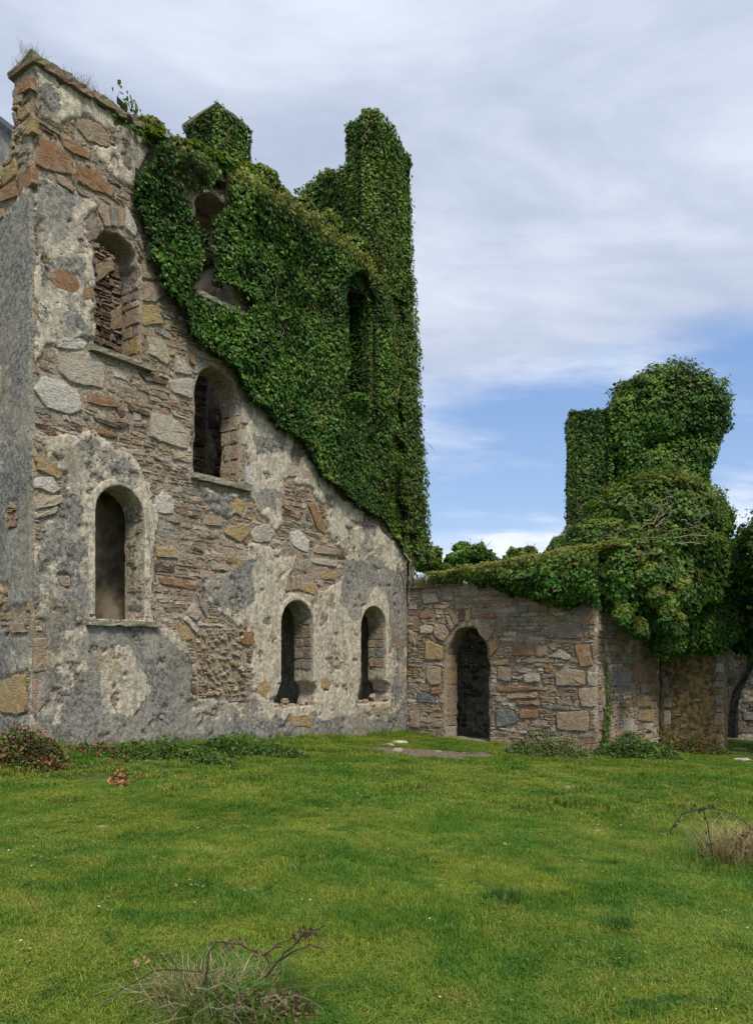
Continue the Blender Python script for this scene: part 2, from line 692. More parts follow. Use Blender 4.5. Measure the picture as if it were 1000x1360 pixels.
# ------------------------------------------------------------------ stones
PAL = {
    'O': (.41, .23, .11), 'B': (.48, .37, .25), 'P': (.64, .57, .46), 'W': (.82, .78, .70), 'Y': (.54, .39, .18),
    'M': (.36, .28, .22), 'D': (.15, .09, .06), 'G': (.36, .345, .295), 'K': (.53, .395, .285), 'S': (.20, .22, .235), 'C': (.68, .59, .42)}


def stone_geo(pl, poly, h, col, tilt=0.01, jag=0.012, base=-.05, r=random):
    """irregular faced stone from an outline in (s,z)"""
    poly = np.asarray(poly, float)
    n = len(poly)
    area = 0.5 * np.sum(poly[:, 0] * np.roll(poly[:, 1], -1) - np.roll(poly[:, 0], -1) * poly[:, 1])
    if area < 0:
        poly = poly[::-1]
    # resample: corner cut so that corners round off
    pts = []
    for i in range(n):
        a_, b_ = poly[i], poly[(i + 1) % n]
        L = np.hypot(*(b_ - a_))
        if n <= 6:
            k = (.07, .36, .66, .93) if L > .22 else ((.12, .88) if L > .07 else (.5,))
        else:
            k = (.5,)
        for t in k:
            pts.append(a_ + (b_ - a_) * t)
    pts = np.array(pts)
    c = pts.mean(0)
    size = math.sqrt(abs(area)) + 1e-6
    j = min(jag, size * .09) * 1.35
    pts = pts + (np.array([[r.gauss(0, 1), r.gauss(0, 1)] for _ in pts]) * j * .6)
    m = len(pts)
    ins = min(.26, .012 / size + .03)
    mid = c + (pts - c) * (1 - ins)
    inn = c + (pts - c) * .55
    tx, tz = r.gauss(0, tilt), r.gauss(0, tilt)

    def hh(p, k):
        return h * k + (p[:, 0] - c[0]) * tx / size + (p[:, 1] - c[1]) * tz / size

    rr = np.array([r.gauss(0, .0045) for _ in range(2 * m)])
    V = np.concatenate([
        pl.P(pts[:, 0], pts[:, 1], base),
        pl.P(pts[:, 0], pts[:, 1], hh(pts, .45)),
        pl.P(mid[:, 0], mid[:, 1], hh(mid, .95) + rr[:m]),
        pl.P(inn[:, 0], inn[:, 1], hh(inn, 1.0) + rr[m:]),
        pl.P([c[0]], [c[1]], [h * 1.02 + r.gauss(0, .004)])])
    F = []
    for i in range(m):
        k = (i + 1) % m
        F.append((i, k, m + k, m + i))
        F.append((m + i, m + k, 2 * m + k, 2 * m + i))
        F.append((2 * m + i, 2 * m + k, 3 * m + k, 3 * m + i))
        F.append((3 * m + i, 3 * m + k, 4 * m))
    p = V[[F[1][0], F[1][1], F[1][2]]]
    nn = np.cross(p[1] - p[0], p[2] - p[1])
    ref = np.array([pl.N[0], pl.N[1], 0])
    # ring faces point mostly outward
    if nn @ ref < 0:
        F = [f[::-1] for f in F]
    cc = np.array(col)
    vc = np.tile(cc, (len(V), 1)) * (1 + np.array([r.gauss(0, .07) for _ in range(len(V))])[:, None])
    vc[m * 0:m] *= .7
    return V, F, np.clip(vc, .01, .9)


def proj_area(pl, poly):
    poly = np.asarray(poly)
    P = pl.P(poly[:, 0], poly[:, 1])
    x = P[:, 0] / np.maximum(P[:, 1], .5) * 1000
    y = (P[:, 2] - EYE) / np.maximum(P[:, 1], .5) * 1000
    return abs(.5 * np.sum(x * np.roll(y, -1) - np.roll(x, -1) * y))


def rubble(pl, s0, s1, z0, z1, free, hts, wds, pal, seed, prot=(.008, .035), split=.35, gap=.012, wave=.04, res=.02, tiltrow=0.0):
    """coursed random rubble filling the cells where free(s,z) is true"""
    r = random.Random(seed)
    out = []
    ns = int((s1 - s0) / res) + 1
    ss = s0 + (np.arange(ns) + .5) * res
    z = z0
    while z < z1:
        hgt = r.choice(hts) * r.uniform(.8, 1.2)
        off = wave * (fbm(ss * .9, z * .7, 0, seed, 2) - .5) * 2
        zz = np.stack([z + off + hgt * k for k in (.15, .5, .85)])
        fr = np.mean([free(ss, q) for q in zz], 0) > .99
        i = 0
        while i < ns:
            if not fr[i]:
                i += 1
                continue
            j = i
            while j < ns and fr[j]:
                j += 1
            a = ss[i]
            b = ss[j - 1]
            cur = a
            while cur < b - .03:
                wd = min(r.choice(wds) * r.uniform(.6, 1.35), b - cur)
                if b - (cur + wd) < .06:
                    wd = b - cur
                if wd < .035:
                    break
                rows = [(0, 1)]
                if hgt > .09 and r.random() < split:
                    k = r.uniform(.35, .65)
                    rows = [(0, k), (k, 1)]
                for (k0, k1) in rows:
                    xo = float(np.interp(cur + wd / 2, ss, off))
                    xo1 = float(np.interp(cur, ss, off))
                    xo2 = float(np.interp(cur + wd, ss, off))
                    za, zb = z + hgt * k0 + gap / 2, z + hgt * k1 - gap / 2
                    if zb - za < .012:
                        continue
                    jj = min(.022, (zb - za) * .2)
                    u = lambda: r.uniform(-jj, jj)
                    p = [(cur + gap / 2 + u(), za + xo1 + u() * .6), (cur + wd * r.uniform(.4, .6), za + xo + u()), (cur + wd - gap / 2 + u(), za + xo2 + u() * .6),
                         (cur + wd - gap / 2 + u() * 1.6, zb + xo2 + u() * .6), (cur + wd * r.uniform(.3, .7), zb + xo + u()), (cur + gap / 2 + u() * 1.6, zb + xo1 + u() * .6)]
                    if r.random() < .3:
                        p[3] = (p[3][0] - wd * .12, p[3][1])
                    if r.random() < .3:
                        p[0] = (p[0][0] + wd * .12, p[0][1])
                    cname = r.choice(pal)
                    c = np.array(PAL[cname]) * r.uniform(.78, 1.15)
                    out.append((np.array(p), r.uniform(*prot), c))
                cur += wd
            i = j
        z += hgt
    return out


def emit_stones(items, parent, limit, name='stone', label_stuff=None):
    """items: list of (plane, poly, h, col). biggest on screen become separate parts"""
    items = sorted(items, key=lambda t: -proj_area(t[0], t[1]))
    rest = []
    for k, (pl, poly, h, col) in enumerate(items):
        V, F, vc = stone_geo(pl, poly, h, col)
        if k < limit:
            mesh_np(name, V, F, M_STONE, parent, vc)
        else:
            rest.append((V, F, vc))
    if rest:
        VV, FF, CC = [], [], []
        b = 0
        for V, F, vc in rest:
            VV.append(V)
            CC.append(vc)
            FF += [tuple(i + b for i in f) for f in F]
            b += len(V)
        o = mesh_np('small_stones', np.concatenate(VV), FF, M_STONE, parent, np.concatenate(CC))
        o['kind'] = 'stuff'


def box_pl(name, parent, pl, s0, s1, z0, z1, h0, h1, mat, rough=0.012, ns=8, seed=1, sag=0.0, colname=None, col=None):
    """weathered block on a plane: grid box with jittered arrises"""
    nx, ny, nz = max(1, ns), 2, 2
    r = np.random.default_rng(seed)
    V = {}
    verts = []

    def vid(i, j, k):
        if (i, j, k) not in V:
            s = s0 + (s1 - s0) * i / nx
            z = z0 + (z1 - z0) * k / nz - sag * math.sin(math.pi * i / nx)
            h = h0 + (h1 - h0) * j / ny
            d = r.normal(0, rough, 3)
            V[(i, j, k)] = len(verts)
            # corners worn back
            wear = rough * .8
            cz = (-1 if k == nz else (1 if k == 0 else 0)) * (wear if j in (0, ny) else 0)
            verts.append(pl.P(s + d[0], z + d[1] + cz, h + d[2]))
        return V[(i, j, k)]
    F = []
    for i in range(nx):
        for j in range(ny):
            F.append((vid(i, j, 0), vid(i, j + 1, 0), vid(i + 1, j + 1, 0), vid(i + 1, j, 0)))
            F.append((vid(i, j, nz), vid(i + 1, j, nz), vid(i + 1, j + 1, nz), vid(i, j + 1, nz)))
        for k in range(nz):
            F.append((vid(i, 0, k), vid(i + 1, 0, k), vid(i + 1, 0, k + 1), vid(i, 0, k + 1)))
            F.append((vid(i, ny, k), vid(i, ny, k + 1), vid(i + 1, ny, k + 1), vid(i + 1, ny, k)))
    for j in range(ny):
        for k in range(nz):
            F.append((vid(0, j, k), vid(0, j, k + 1), vid(0, j + 1, k + 1), vid(0, j + 1, k)))
            F.append((vid(nx, j, k), vid(nx, j + 1, k), vid(nx, j + 1, k + 1), vid(nx, j, k + 1)))
    # consistent orientation
    V_ = np.array(verts)
    p = V_[list(F[0])]
    return mesh_np(name, V_, F, mat, parent)


def band(name, parent, pl, outline, width, h, mat, z_from, seed=3):
    """raised plaster band following the jambs and arch head of an opening"""
    pts = [p for p in outline]
    # outline order: s0,z0 ; s1,z0 ; s1,zc ; arch ... ; s0,zc  -> open path from right foot over the arch to left foot
    path = [pts[1]] + pts[2:] + [pts[0]]
    path = np.array(path)
    path[0][1] = max(path[0][1], z_from)
    path[-1][1] = max(path[-1][1], z_from)
    fine = []
    for i in range(len(path) - 1):
        L = np.hypot(*(path[i + 1] - path[i]))
        k = max(1, int(L / .08))
        for t in range(k):
            fine.append(path[i] + (path[i + 1] - path[i]) * t / k)
    fine.append(path[-1])
    P = np.array(fine)
    T = np.gradient(P, axis=0)
    T /= np.maximum(np.hypot(T[:, 0], T[:, 1]), 1e-6)[:, None]
    Nn = np.stack([T[:, 1], -T[:, 0]], 1)
    c = (P.min(0) + P.max(0)) / 2
    sgn = np.sign(np.sum((P - c) * Nn, 1))
    sgn[sgn == 0] = 1
    Nn *= (1 if np.sum(sgn) > 0 else -1)
    r = np.random.default_rng(seed)
    prof = [(-.004, -.25), (-.004, h * .75), (.018, h), (width * .85, h * .95), (width, h * .5), (width * 1.03, -.03)]
    n = len(P)
    VV = []
    for (o_, hh) in prof:
        j = r.normal(0, .004, n) if hh > 0 else 0
        q = P + Nn * (o_ + (j * (1 if o_ > 0 else 0)))[:, None] if np.ndim(j) else P + Nn * o_
        VV.append(pl.P(q[:, 0], q[:, 1], hh + (r.normal(0, .003, n) if hh > 0 else 0)))
    V = np.concatenate(VV)
    F = []
    for a in range(len(prof) - 1):
        for i in range(n - 1):
            F.append((a * n + i, a * n + i + 1, (a + 1) * n + i + 1, (a + 1) * n + i))
    st = fbm(P[:, 0] * 3, P[:, 1] * 3, 0, seed, 2)
    col = np.tile(np.stack([np.ones(n), (st - .15) * .6, np.zeros(n)], 1), (len(prof), 1))
    return mesh_np(name, V, F, mat, parent, col, 'fx')


# ------------------------------------------------------------------ leaves
def leaves_mesh(name, P, Nrm, size, col, parent, mat=None, tipdir=None, spread=.45, up=.45, fold=.18, seed=0, aspect=.9, kind='stuff'):
    """one mesh of many folded leaf blades. P positions, Nrm outward normals"""
    r = np.random.default_rng(seed + 100)
    n = len(P)
    if n == 0:
        return None
    N = Nrm + r.normal(0, spread, (n, 3)) + np.array([0, 0, up])
    N /= np.linalg.norm(N, axis=1)[:, None]
    T = np.array([0, 0, -1.0]) + r.normal(0, .5, (n, 3)) if tipdir is None else tipdir + r.normal(0, .5, (n, 3))
    T -= (np.sum(T * N, 1))[:, None] * N
    T /= np.maximum(np.linalg.norm(T, axis=1), 1e-6)[:, None]
    W = np.cross(N, T)
    s = np.asarray(size)
    s = (np.full(n, s) if s.ndim == 0 else s) * r.uniform(.55, 1.2, n) * np.where(r.random(n) < .12, 1.5, 1)
    s = s[:, None]
    base = P - T * s * .5
    tip = P + T * s * .62
    l = P - T * s * .12 + W * s * .5 * aspect - N * s * fold
    rr = P - T * s * .12 - W * s * .5 * aspect - N * s * fold
    V = np.stack([base, l, tip, rr], 1).reshape(-1, 3)
    k = np.arange(n)[:, None] * 4
    F = np.concatenate([k + [[0, 1, 2]], k + [[0, 2, 3]]])
    C = np.repeat(np.clip(col, .003, .9), 4, axis=0)
    o = mesh_np(name, V, F, mat or M_LEAF, parent, C)
    if kind:
        o['kind'] = kind
    return o


def ivy_colors(P, seed=0, yellow=0.0, dark=0.0):
    r = np.random.default_rng(seed + 55)
    n = len(P)
    base = np.array([[.018, .064, .012], [.044, .140, .020], [.078, .200, .030], [.140, .270, .048]])
    k = fbm(P[:, 0] * 1.1, P[:, 1] * 1.1, P[:, 2] * 1.1, seed, 3)
    t = np.clip((k - .3) * 2.0 + r.normal(0, .25, n), 0, .999) * 3
    i = t.astype(int)
    f = (t - i)[:, None]
    c = base[i] * (1 - f) + base[np.minimum(i + 1, 3)] * f
    y = np.clip(np.broadcast_to(yellow, (n,)) + r.normal(0, .12, n), 0, 1)[:, None]
    c = c * (1 - y) + np.array([[.25, .25, .045]]) * y
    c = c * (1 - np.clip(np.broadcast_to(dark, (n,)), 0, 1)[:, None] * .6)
    dead = fbm(P[:, 0] * 2.3, P[:, 1] * 2.3, P[:, 2] * 2.3, seed % 5 + 71, 3)
    dm_ = (dead > .68) & (r.random(n) < .45)
    c[dm_] = c[dm_] * .5 + np.array([.10, .075, .035])
    br = r.random(n) < .015
    c[br] = [.16, .10, .05]
    return c


def sheet(pl, s0, s1, z0, z1, res, inside, hfun):
    ns, nz = int((s1 - s0) / res), int((z1 - z0) / res)
    S, Zg = np.meshgrid(np.linspace(s0, s1, ns + 1), np.linspace(z0, z1, nz + 1), indexing='ij')
    cs = (S[:-1, :-1] + S[1:, 1:]) / 2
    cz = (Zg[:-1, :-1] + Zg[1:, 1:]) / 2
    keep = inside(cs, cz)
    idx = np.arange(S.size).reshape(S.shape)
    q = np.stack([idx[:-1, :-1], idx[1:, :-1], idx[1:, 1:], idx[:-1, 1:]], -1)[keep]
    used = np.unique(q)
    remap = -np.ones(S.size, int)
    remap[used] = np.arange(len(used))
    s_, z_ = S.ravel()[used], Zg.ravel()[used]
    return pl.P(s_, z_, hfun(s_, z_)), remap[q]


class Shell:
    """collects leaf positions and backing sheets for one plant"""

    def __init__(s):
        s.P, s.N, s.C, s.S = [], [], [], []
        s.V, s.F, s.nv = [], [], 0

    def add_sheet(s, V, F):
        s.V.append(V)
        s.F.append(F + s.nv)
        s.nv += len(V)

    def wall(s, pl, s0, s1, z0, z1, inside, thick, dens, size, seed, yellow=None, dark=None, back=True, resb=.12):
        r = np.random.default_rng(seed)
        n = int((s1 - s0) * (z1 - z0) * dens)
        a = r.uniform(s0, s1, n)
        z = r.uniform(z0, z1, n)
        m = inside(a, z)
        a, z = a[m], z[m]
        P0 = pl.P(a, z, 0)
        h = thick(a, z)
        k = r.uniform(.62, 1.05, len(a))
        h2 = h * k + r.uniform(0, .03, len(a)) + (r.random(len(a)) < .03) * r.uniform(0, .10, len(a))
        P = pl.P(a, z, h2)
        e = .05
        ga = (thick(a + e, z) - thick(a - e, z)) / (2 * e)
        gz = (thick(a, z + e) - thick(a, z - e)) / (2 * e)
        N = np.stack([pl.N[0] - ga * pl.U[0], pl.N[1] - ga * pl.U[1], -gz], 1)
        N /= np.linalg.norm(N, axis=1)[:, None]
        s.P.append(P)
        s.N.append(N)
        y = 0.0 if yellow is None else yellow(a, z)
        d = (1 - (k - .62) / .43) * .8  # deeper leaves darker: shade inside the ivy put into the colour
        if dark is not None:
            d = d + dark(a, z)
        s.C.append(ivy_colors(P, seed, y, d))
        s.S.append(np.full(len(P), size))
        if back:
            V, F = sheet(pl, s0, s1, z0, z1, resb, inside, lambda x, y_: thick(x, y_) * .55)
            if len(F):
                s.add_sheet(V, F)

    def blob(s, c, rad, dens, size, seed, yellow=0.0, amp=.16, fr=1.8, others=(), squash_bottom=0.0, dark=0.0):
        r = np.random.default_rng(seed)
        c = np.asarray(c, float)
        rad = np.asarray(rad, float)
        area = 4 * math.pi * ((rad[0] * rad[1]) ** 1.6 / 3 + (rad[0] * rad[2]) ** 1.6 / 3 + (rad[1] * rad[2]) ** 1.6 / 3) ** (1 / 1.6)
        n = int(area * dens)
        d = r.normal(0, 1, (n, 3))
        d /= np.linalg.norm(d, axis=1)[:, None]

        def disp(dd):
            q = c + dd * rad
            return 1 + amp * 2 * (fbm(q[:, 0] * fr, q[:, 1] * fr, q[:, 2] * fr, seed % 7 + 21, 3, .55) - .5) + amp * 1.5 * (np.abs(2 * fbm(q[:, 0] * fr * 1.5, q[:, 1] * fr * 1.5, q[:, 2] * fr * 1.7, 27, 2) - 1) ** .7 - .3)
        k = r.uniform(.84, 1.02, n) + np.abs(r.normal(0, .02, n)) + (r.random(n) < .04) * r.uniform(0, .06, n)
        P = c + d * rad * (disp(d) * k)[:, None]
        keep = np.ones(n, bool)
        for (c2, r2) in others:
            keep &= np.sum(((P - c2) / (np.asarray(r2) * .90)) ** 2, 1) > 1
        N = d / rad
        N /= np.linalg.norm(N, axis=1)[:, None]
        s.P.append(P[keep])
        s.N.append(N[keep])
        yy = yellow * np.clip(d[:, 2] * .8 + .4, 0, 1)  # upper side yellower: lit tops put into the leaf colour
        s.C.append(ivy_colors(P[keep], seed, yy[keep], (dark + (1.02 - k) * 3)[keep]))  # leaves nearer the core darkened, shade painted into their colour
        s.S.append(np.full(int(keep.sum()), size))
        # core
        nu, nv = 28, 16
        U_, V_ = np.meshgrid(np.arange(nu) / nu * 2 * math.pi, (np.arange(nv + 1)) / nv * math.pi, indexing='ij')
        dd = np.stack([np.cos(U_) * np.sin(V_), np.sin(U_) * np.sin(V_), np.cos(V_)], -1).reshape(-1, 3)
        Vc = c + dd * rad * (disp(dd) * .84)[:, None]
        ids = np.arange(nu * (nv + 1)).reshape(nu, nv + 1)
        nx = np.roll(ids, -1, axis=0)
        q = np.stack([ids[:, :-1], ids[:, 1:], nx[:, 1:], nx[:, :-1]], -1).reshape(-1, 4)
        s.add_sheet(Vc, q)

    def build(s, parent, lname='foliage', cname='leaf_mat', mat=None, seed=0, up=.45, spread=.45):
        leaves_mesh(lname, np.concatenate(s.P), np.concatenate(s.N), np.concatenate(s.S), np.concatenate(s.C), parent, mat, seed=seed, up=up, spread=spread)
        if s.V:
            o = mesh_np(cname, np.concatenate(s.V), np.concatenate(s.F), M_MAT, parent, smooth_=True)  # dark sheets and cores standing in for shade within the foliage
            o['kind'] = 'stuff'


def tube_geo(pts, rads, sides=5):
    pts = [Vector(p) for p in pts]
    V, F = [], []
    n = len(pts)
    for i, p in enumerate(pts):
        t = (pts[min(i + 1, n - 1)] - pts[max(i - 1, 0)]).normalized()
        a = t.cross(Vector((0.31, 0.2, 0.93))).normalized()
        b = t.cross(a)
        for k in range(sides):
            an = 2 * math.pi * k / sides
            V.append(tuple(p + (a * math.cos(an) + b * math.sin(an)) * rads[i]))
    for i in range(n - 1):
        for k in range(sides):
            k2 = (k + 1) % sides
            F.append((i * sides + k, i * sides + k2, (i + 1) * sides + k2, (i + 1) * sides + k))
    F.append(tuple(range(sides))[::-1])
    F.append(tuple((n - 1) * sides + k for k in range(sides)))
    return V, F


def tubes(name, parent, lst, mat):
    if parent is not None and len(lst) <= 45:
        for (pts, rads) in lst:
            V, F = tube_geo(pts, rads)
            o = mesh_np(name, np.array(V), F, mat, parent)
        return o
    VV, FF = [], []
    for (pts, rads) in lst:
        V, F = tube_geo(pts, rads)
        b = len(VV)
        VV += V
        FF += [tuple(i + b for i in f) for f in F]
    o = mesh_np(name, np.array(VV), FF, mat, parent)
    if len(lst) > 45:
        o['kind'] = 'stuff'
    return o


def wiggle(p0, p1, n=6, amp=.05, r=random, sag=0.0):
    p0, p1 = Vector(p0), Vector(p1)
    out = []
    for i in range(n + 1):
        t = i / n
        q = p0.lerp(p1, t)
        k = math.sin(math.pi * t)
        q += Vector((r.gauss(0, amp) * k, r.gauss(0, amp) * k, r.gauss(0, amp) * k + sag * k))
        out.append(q)
    return out


# =================================================================== GROUND
def warp_axis(lo, hi, step, far):
    core = np.arange(lo, hi + 1e-6, step)
    ext = []
    d = step
    x = hi
    while x < far:
        d *= 1.35
        x += d
        ext.append(x)
    ext2 = []
    d = step
    x = lo
    while x > -far:
        d *= 1.35
        x -= d
        ext2.append(x)
    return np.array(ext2[::-1] + list(core) + ext)


def dirt_mask(x, y):
    c = gpt(572, 1001)
    n = (fbm(x * 2.2, y * 2.2, 0, 31, 3) - .5)
    d = np.sqrt(((x - c[0]) / 1.25) ** 2 + ((y - c[1]) / 1.0) ** 2) + n * .9
    m = smooth(1.05, .75, d)
    for (px, py, rx, ry) in ((580, 1345, .16, .1), (405, 1068, .3, .12), (655, 1352, .16, .1), (975, 1001, 1.0, .5), (250, 1005, .2, .1)):
        q = gpt(px, py)
        d = np.sqrt(((x - q[0]) / rx) ** 2 + ((y - q[1]) / ry) ** 2) + n * 1.6
        m = np.maximum(m, smooth(1.0, .6, d) * .8)
    return m


gx = warp_axis(-13, 15, .14, 900)
gy = warp_axis(1.0, 27, .14, 900)
GX, GY = np.meshgrid(gx, gy, indexing='ij')
GZ = ground_z(GX, GY)
ids = np.arange(GX.size).reshape(GX.shape)
q = np.stack([ids[:-1, :-1], ids[1:, :-1], ids[1:, 1:], ids[:-1, 1:]], -1).reshape(-1, 4)
dm = dirt_mask(GX.ravel(), GY.ravel())
o = mesh_np('ground', np.stack([GX.ravel(), GY.ravel(), GZ.ravel()], 1), q, M_GROUND, None, np.stack([dm, dm * 0, dm * 0], 1), 'fx', smooth_=True)
tag(o, 'uneven green field in front of the ruined house with a worn patch at the doorway', 'ground', kind='structure')

# =================================================================== HOUSE
house = empty('ruined_house', (-5.23, 11.43, 0), label='tall roofless rubble stone house ruin with arched openings, half covered in ivy', cat='ruined house')


def op_from_px(pl, x0, x1, ybot, ytop, xtop=None, **k):
    a0, zb = pl.inv(x0, ybot)
    a1, _ = pl.inv(x1, ybot)
    _, zt = pl.inv(xtop if xtop else (x0 + x1) / 2, ytop)
    return arch(float(a0), float(a1), float(zb), float(zt), **k)


OP_LL = op_from_px(A, 124, 190, 822, 645, 155)
OP_UL = op_from_px(A, 124, 185, 460, 308, 150)
OP_M = op_from_px(A, 258, 317, 630, 485, 280)
OP_TM = op_from_px(A, 256, 314, 386, 250, 270)
OP_R1 = op_from_px(A, 371, 414, 940, 797, 393)
OP_R2 = op_from_px(A, 477, 511, 935, 805, 493)
OP_TR = op_from_px(A, 449, 486, 530, 374, 466)


def ragged_foot(op, dl, dr, h):
    """broken flare at the foot of a jamb"""
    p = [tuple(q) for q in op]
    (s0, z0), (s1, _) = p[0], p[1]
    new = [(s0 - dl, z0), (s1 + dr * .5, z0 - .02), (s1 + dr, z0 + h * .45), (s1 + dr * .8, z0 + h * .8), (s1, z0 + h)] + p[2:] + [(s0, z0 + h), (s0 - dl * .6, z0 + h * .5)]
    return np.array(new)


OP_R1b = ragged_foot(OP_R1, .20, .16, .50)
OP_R2b = ragged_foot(OP_R2, .16, .22, .52)


def roughen(op, amp, seed):
    r = np.random.default_rng(seed)
    out = []
    n = len(op)
    for i in range(n):
        a_, b_ = op[i], op[(i + 1) % n]
        L = np.hypot(*(b_ - a_))
        k = max(1, int(L / .16))
        for t in range(k):
            q_ = a_ + (b_ - a_) * t / k
            if 0 < i or t > 0:
                q_ = q_ + r.normal(0, amp, 2) * (0.25 if i == 0 else 1)
            out.append(q_)
    return np.array(out)


OPS_A = [roughen(OP_LL, .006, 1), roughen(OP_UL, .022, 2), roughen(OP_M, .024, 3), roughen(OP_TM, .03, 4), OP_R1b, OP_R2b, OP_TR]

IVY_A = A.poly([(122, 120), (150, 150), (185, 172), (212, 196), (246, 215), (272, 240), (262, 262), (250, 265), (258, 300), (260, 340), (258, 390),
                (322, 412), (320, 400), (270, 378), (268, 330), (276, 300), (292, 280), (284, 256), (290, 240), (300, 200), (400, 200), (600, 300), (640, 600), (600, 790), (552, 800), (541, 770), (536, 742), (522, 722), (512, 700), (480, 680), (447, 655), (420, 632), (402, 606),
                (386, 584), (360, 566), (330, 540), (306, 505), (288, 480), (262, 462), (246, 448), (236, 425), (224, 405), (208, 385),
                (196, 350), (188, 318), (174, 290), (172, 262), (180, 232), (188, 205), (204, 192), (180, 176), (150, 160)])
BARE_A = A.poly([(214, 226), (236, 226), (262, 252), (262, 290), (250, 300), (238, 262), (220, 244)])

PL_A = [A.poly(p) for p in (
    [(52, 85), (118, 108), (150, 150), (128, 168), (92, 160), (55, 148)],
    [(55, 100), (80, 130), (78, 165), (54, 150)],
    [(126, 150), (205, 190), (180, 240), (150, 235), (118, 200), (144, 188)],
    [(46, 228), (98, 258), (128, 272), (106, 288), (124, 330), (124, 450), (100, 445), (60, 450), (43, 480)],
    [(60, 590), (120, 575), (170, 600), (200, 640), (202, 700), (205, 832), (250, 850), (256, 900), (255, 1010), (42, 1010), (42, 640), (70, 622)],
    [(330, 530), (390, 575), (378, 630), (374, 700), (362, 705), (330, 655), (325, 600)],
    [(398, 600), (450, 655), (545, 735), (540, 1010), (240, 1010), (252, 920), (330, 935), (338, 860), (306, 820), (278, 800), (262, 775), (330, 735), (334, 722), (395, 738), (402, 760), (385, 765), (420, 790), (455, 765), (462, 738), (440, 712), (436, 690), (415, 650), (385, 640)],
    [(262, 640), (322, 660), (300, 690), (275, 680)],
)]
HOLES_A = [A.poly(p) for p in (
    [(258, 838), (328, 830), (326, 925), (262, 928)],
    [(42, 615), (85, 625), (85, 690), (42, 690)],
    [(72, 762), (94, 764), (92, 782), (78, 780)],
    [(395, 735), (420, 737), (422, 792), (376, 788)],
)]
ST_A = [(A.poly(p), k) for p, k in (
    ([(50, 92), (80, 120), (78, 165), (53, 150)], .8),
    ([(46, 225), (115, 265), (100, 290), (70, 330), (46, 330)], .62),
    ([(48, 330), (120, 350), (120, 450), (48, 470)], .45),
    ([(60, 595), (140, 580), (200, 640), (120, 640), (108, 700), (75, 740), (45, 730), (45, 690), (90, 660)], .62),
    ([(45, 730), (120, 720), (122, 850), (200, 850), (210, 1010), (42, 1010)], .50),
    ([(108, 826), (200, 835), (240, 860), (256, 900), (255, 1010), (70, 1010), (75, 920), (110, 900)], .86),
    ([(128, 868), (172, 862), (196, 905), (180, 950), (140, 945)], -.75),
    ([(240, 915), (345, 925), (345, 1010), (240, 1010)], .55),
    ([(262, 765), (300, 758), (338, 740), (335, 800), (312, 810), (270, 790)], .9),
    ([(262, 645), (330, 655), (300, 690), (280, 685)], .8),
    ([(338, 575), (378, 570), (376, 595), (340, 610)], .7),
    ([(336, 655), (370, 655), (366, 690), (345, 680)], .75),
    ([(455, 738), (500, 738), (545, 760), (545, 860), (520, 850), (512, 790), (492, 782), (470, 830), (452, 800)], .92),
    ([(340, 955), (540, 950), (540, 1010), (330, 1010)], .55),
    ([(520, 850), (545, 860), (545, 960), (515, 960)], .6),
    ([(440, 640), (530, 730), (455, 738)], .30),
    ([(392, 845), (500, 800), (470, 940)], -.05),
)]


def fields_A(s, z):
    n1 = fbm(s * 2.2, z * 2.2, 0, 3, 4)
    n2 = fbm(s * 2.2, z * 2.2, 9, 4, 4)
    ws, wz = s + (n1 - .5) * .42, z + (n2 - .5) * .42
    p = np.zeros(np.shape(s))
    for q in PL_A:
        p = np.maximum(p, pip(ws, wz, q))
    for q in HOLES_A:
        p = np.where(pip(s + (n1 - .5) * .15, z + (n2 - .5) * .15, q), 0, p)
    near_spots = fbm(s * 5, z * 5, 2, 6, 3)
    p = np.where((p > 0) & (near_spots > .70), .2, p)
    g = np.zeros(np.shape(s))
    w2s, w2z = s + (n2 - .5) * .5, z + (n1 - .5) * .5
    for q, k in ST_A:
        m = pip(w2s, w2z, q)
        g = np.where(m, np.maximum(g, k) if k > 0 else g + k, g)
    spots = fbm(s * 3.4, z * 3.4, 5, 14, 4)
    g = g * (.75 + .5 * spots) + np.where(p > 0, smooth(.55, .66, spots) * .34, smooth(.60, .72, spots) * .35)
    basez = float(0) + (-.0549 * (-5.23 + .6 * s) - .0251 * (11.43 + .8 * s))
    g = g + .35 * smooth(.7, 0, z - basez)
    # water stains running down from the sills
    for (a, b, zz) in ((.9, 2.1, 2.1), (.9, 2.1, 6.5), (3.0, 4.3, 4.8)):
        g = g + np.where((s > a) & (s < b), .35 * smooth(1.0, 0, zz - z) * (zz > z) * fbm(s * 9, z * .8, 0, 8, 2), 0)
    oc = smooth(.6, .75, fbm(s * 1.5, z * 1.5, 3, 44, 3)) * .5
    p = np.where(s < .03 + .16 * smooth(.45, .7, fbm(z * 3, s * 0, 0, 97, 3)), 0, p)
    h = p * .046 + (fbm(s * 6, z * 6, 0, 22, 3) - .5) * np.where(p > .5, .022, .03) + (fbm(s * .8, z * .8, 0, 25, 2) - .5) * .05
    return h, np.stack([p, np.clip(g, 0, 1), oc], 1)


top_A = lambda s: 10.55 + (fbm(s * 2, 0 * s, 0, 90, 2) - .5) * .06
fw = empty('front_wall', (0, 0, 0))
fw.parent = house
fw.location = (0, 0, 0)
# the wall's own mesh
wall_skin('masonry', fw, A, 0, 10.0, -1.4, top_A, .036, OPS_A, fields_A, .52)

SA = []      # explicit stones on the front wall


def add_px(lst, pl, pts, c, h=.05, mul=1.0):
    lst.append((pl, pl.poly(pts), h, np.array(PAL[c]) * mul))


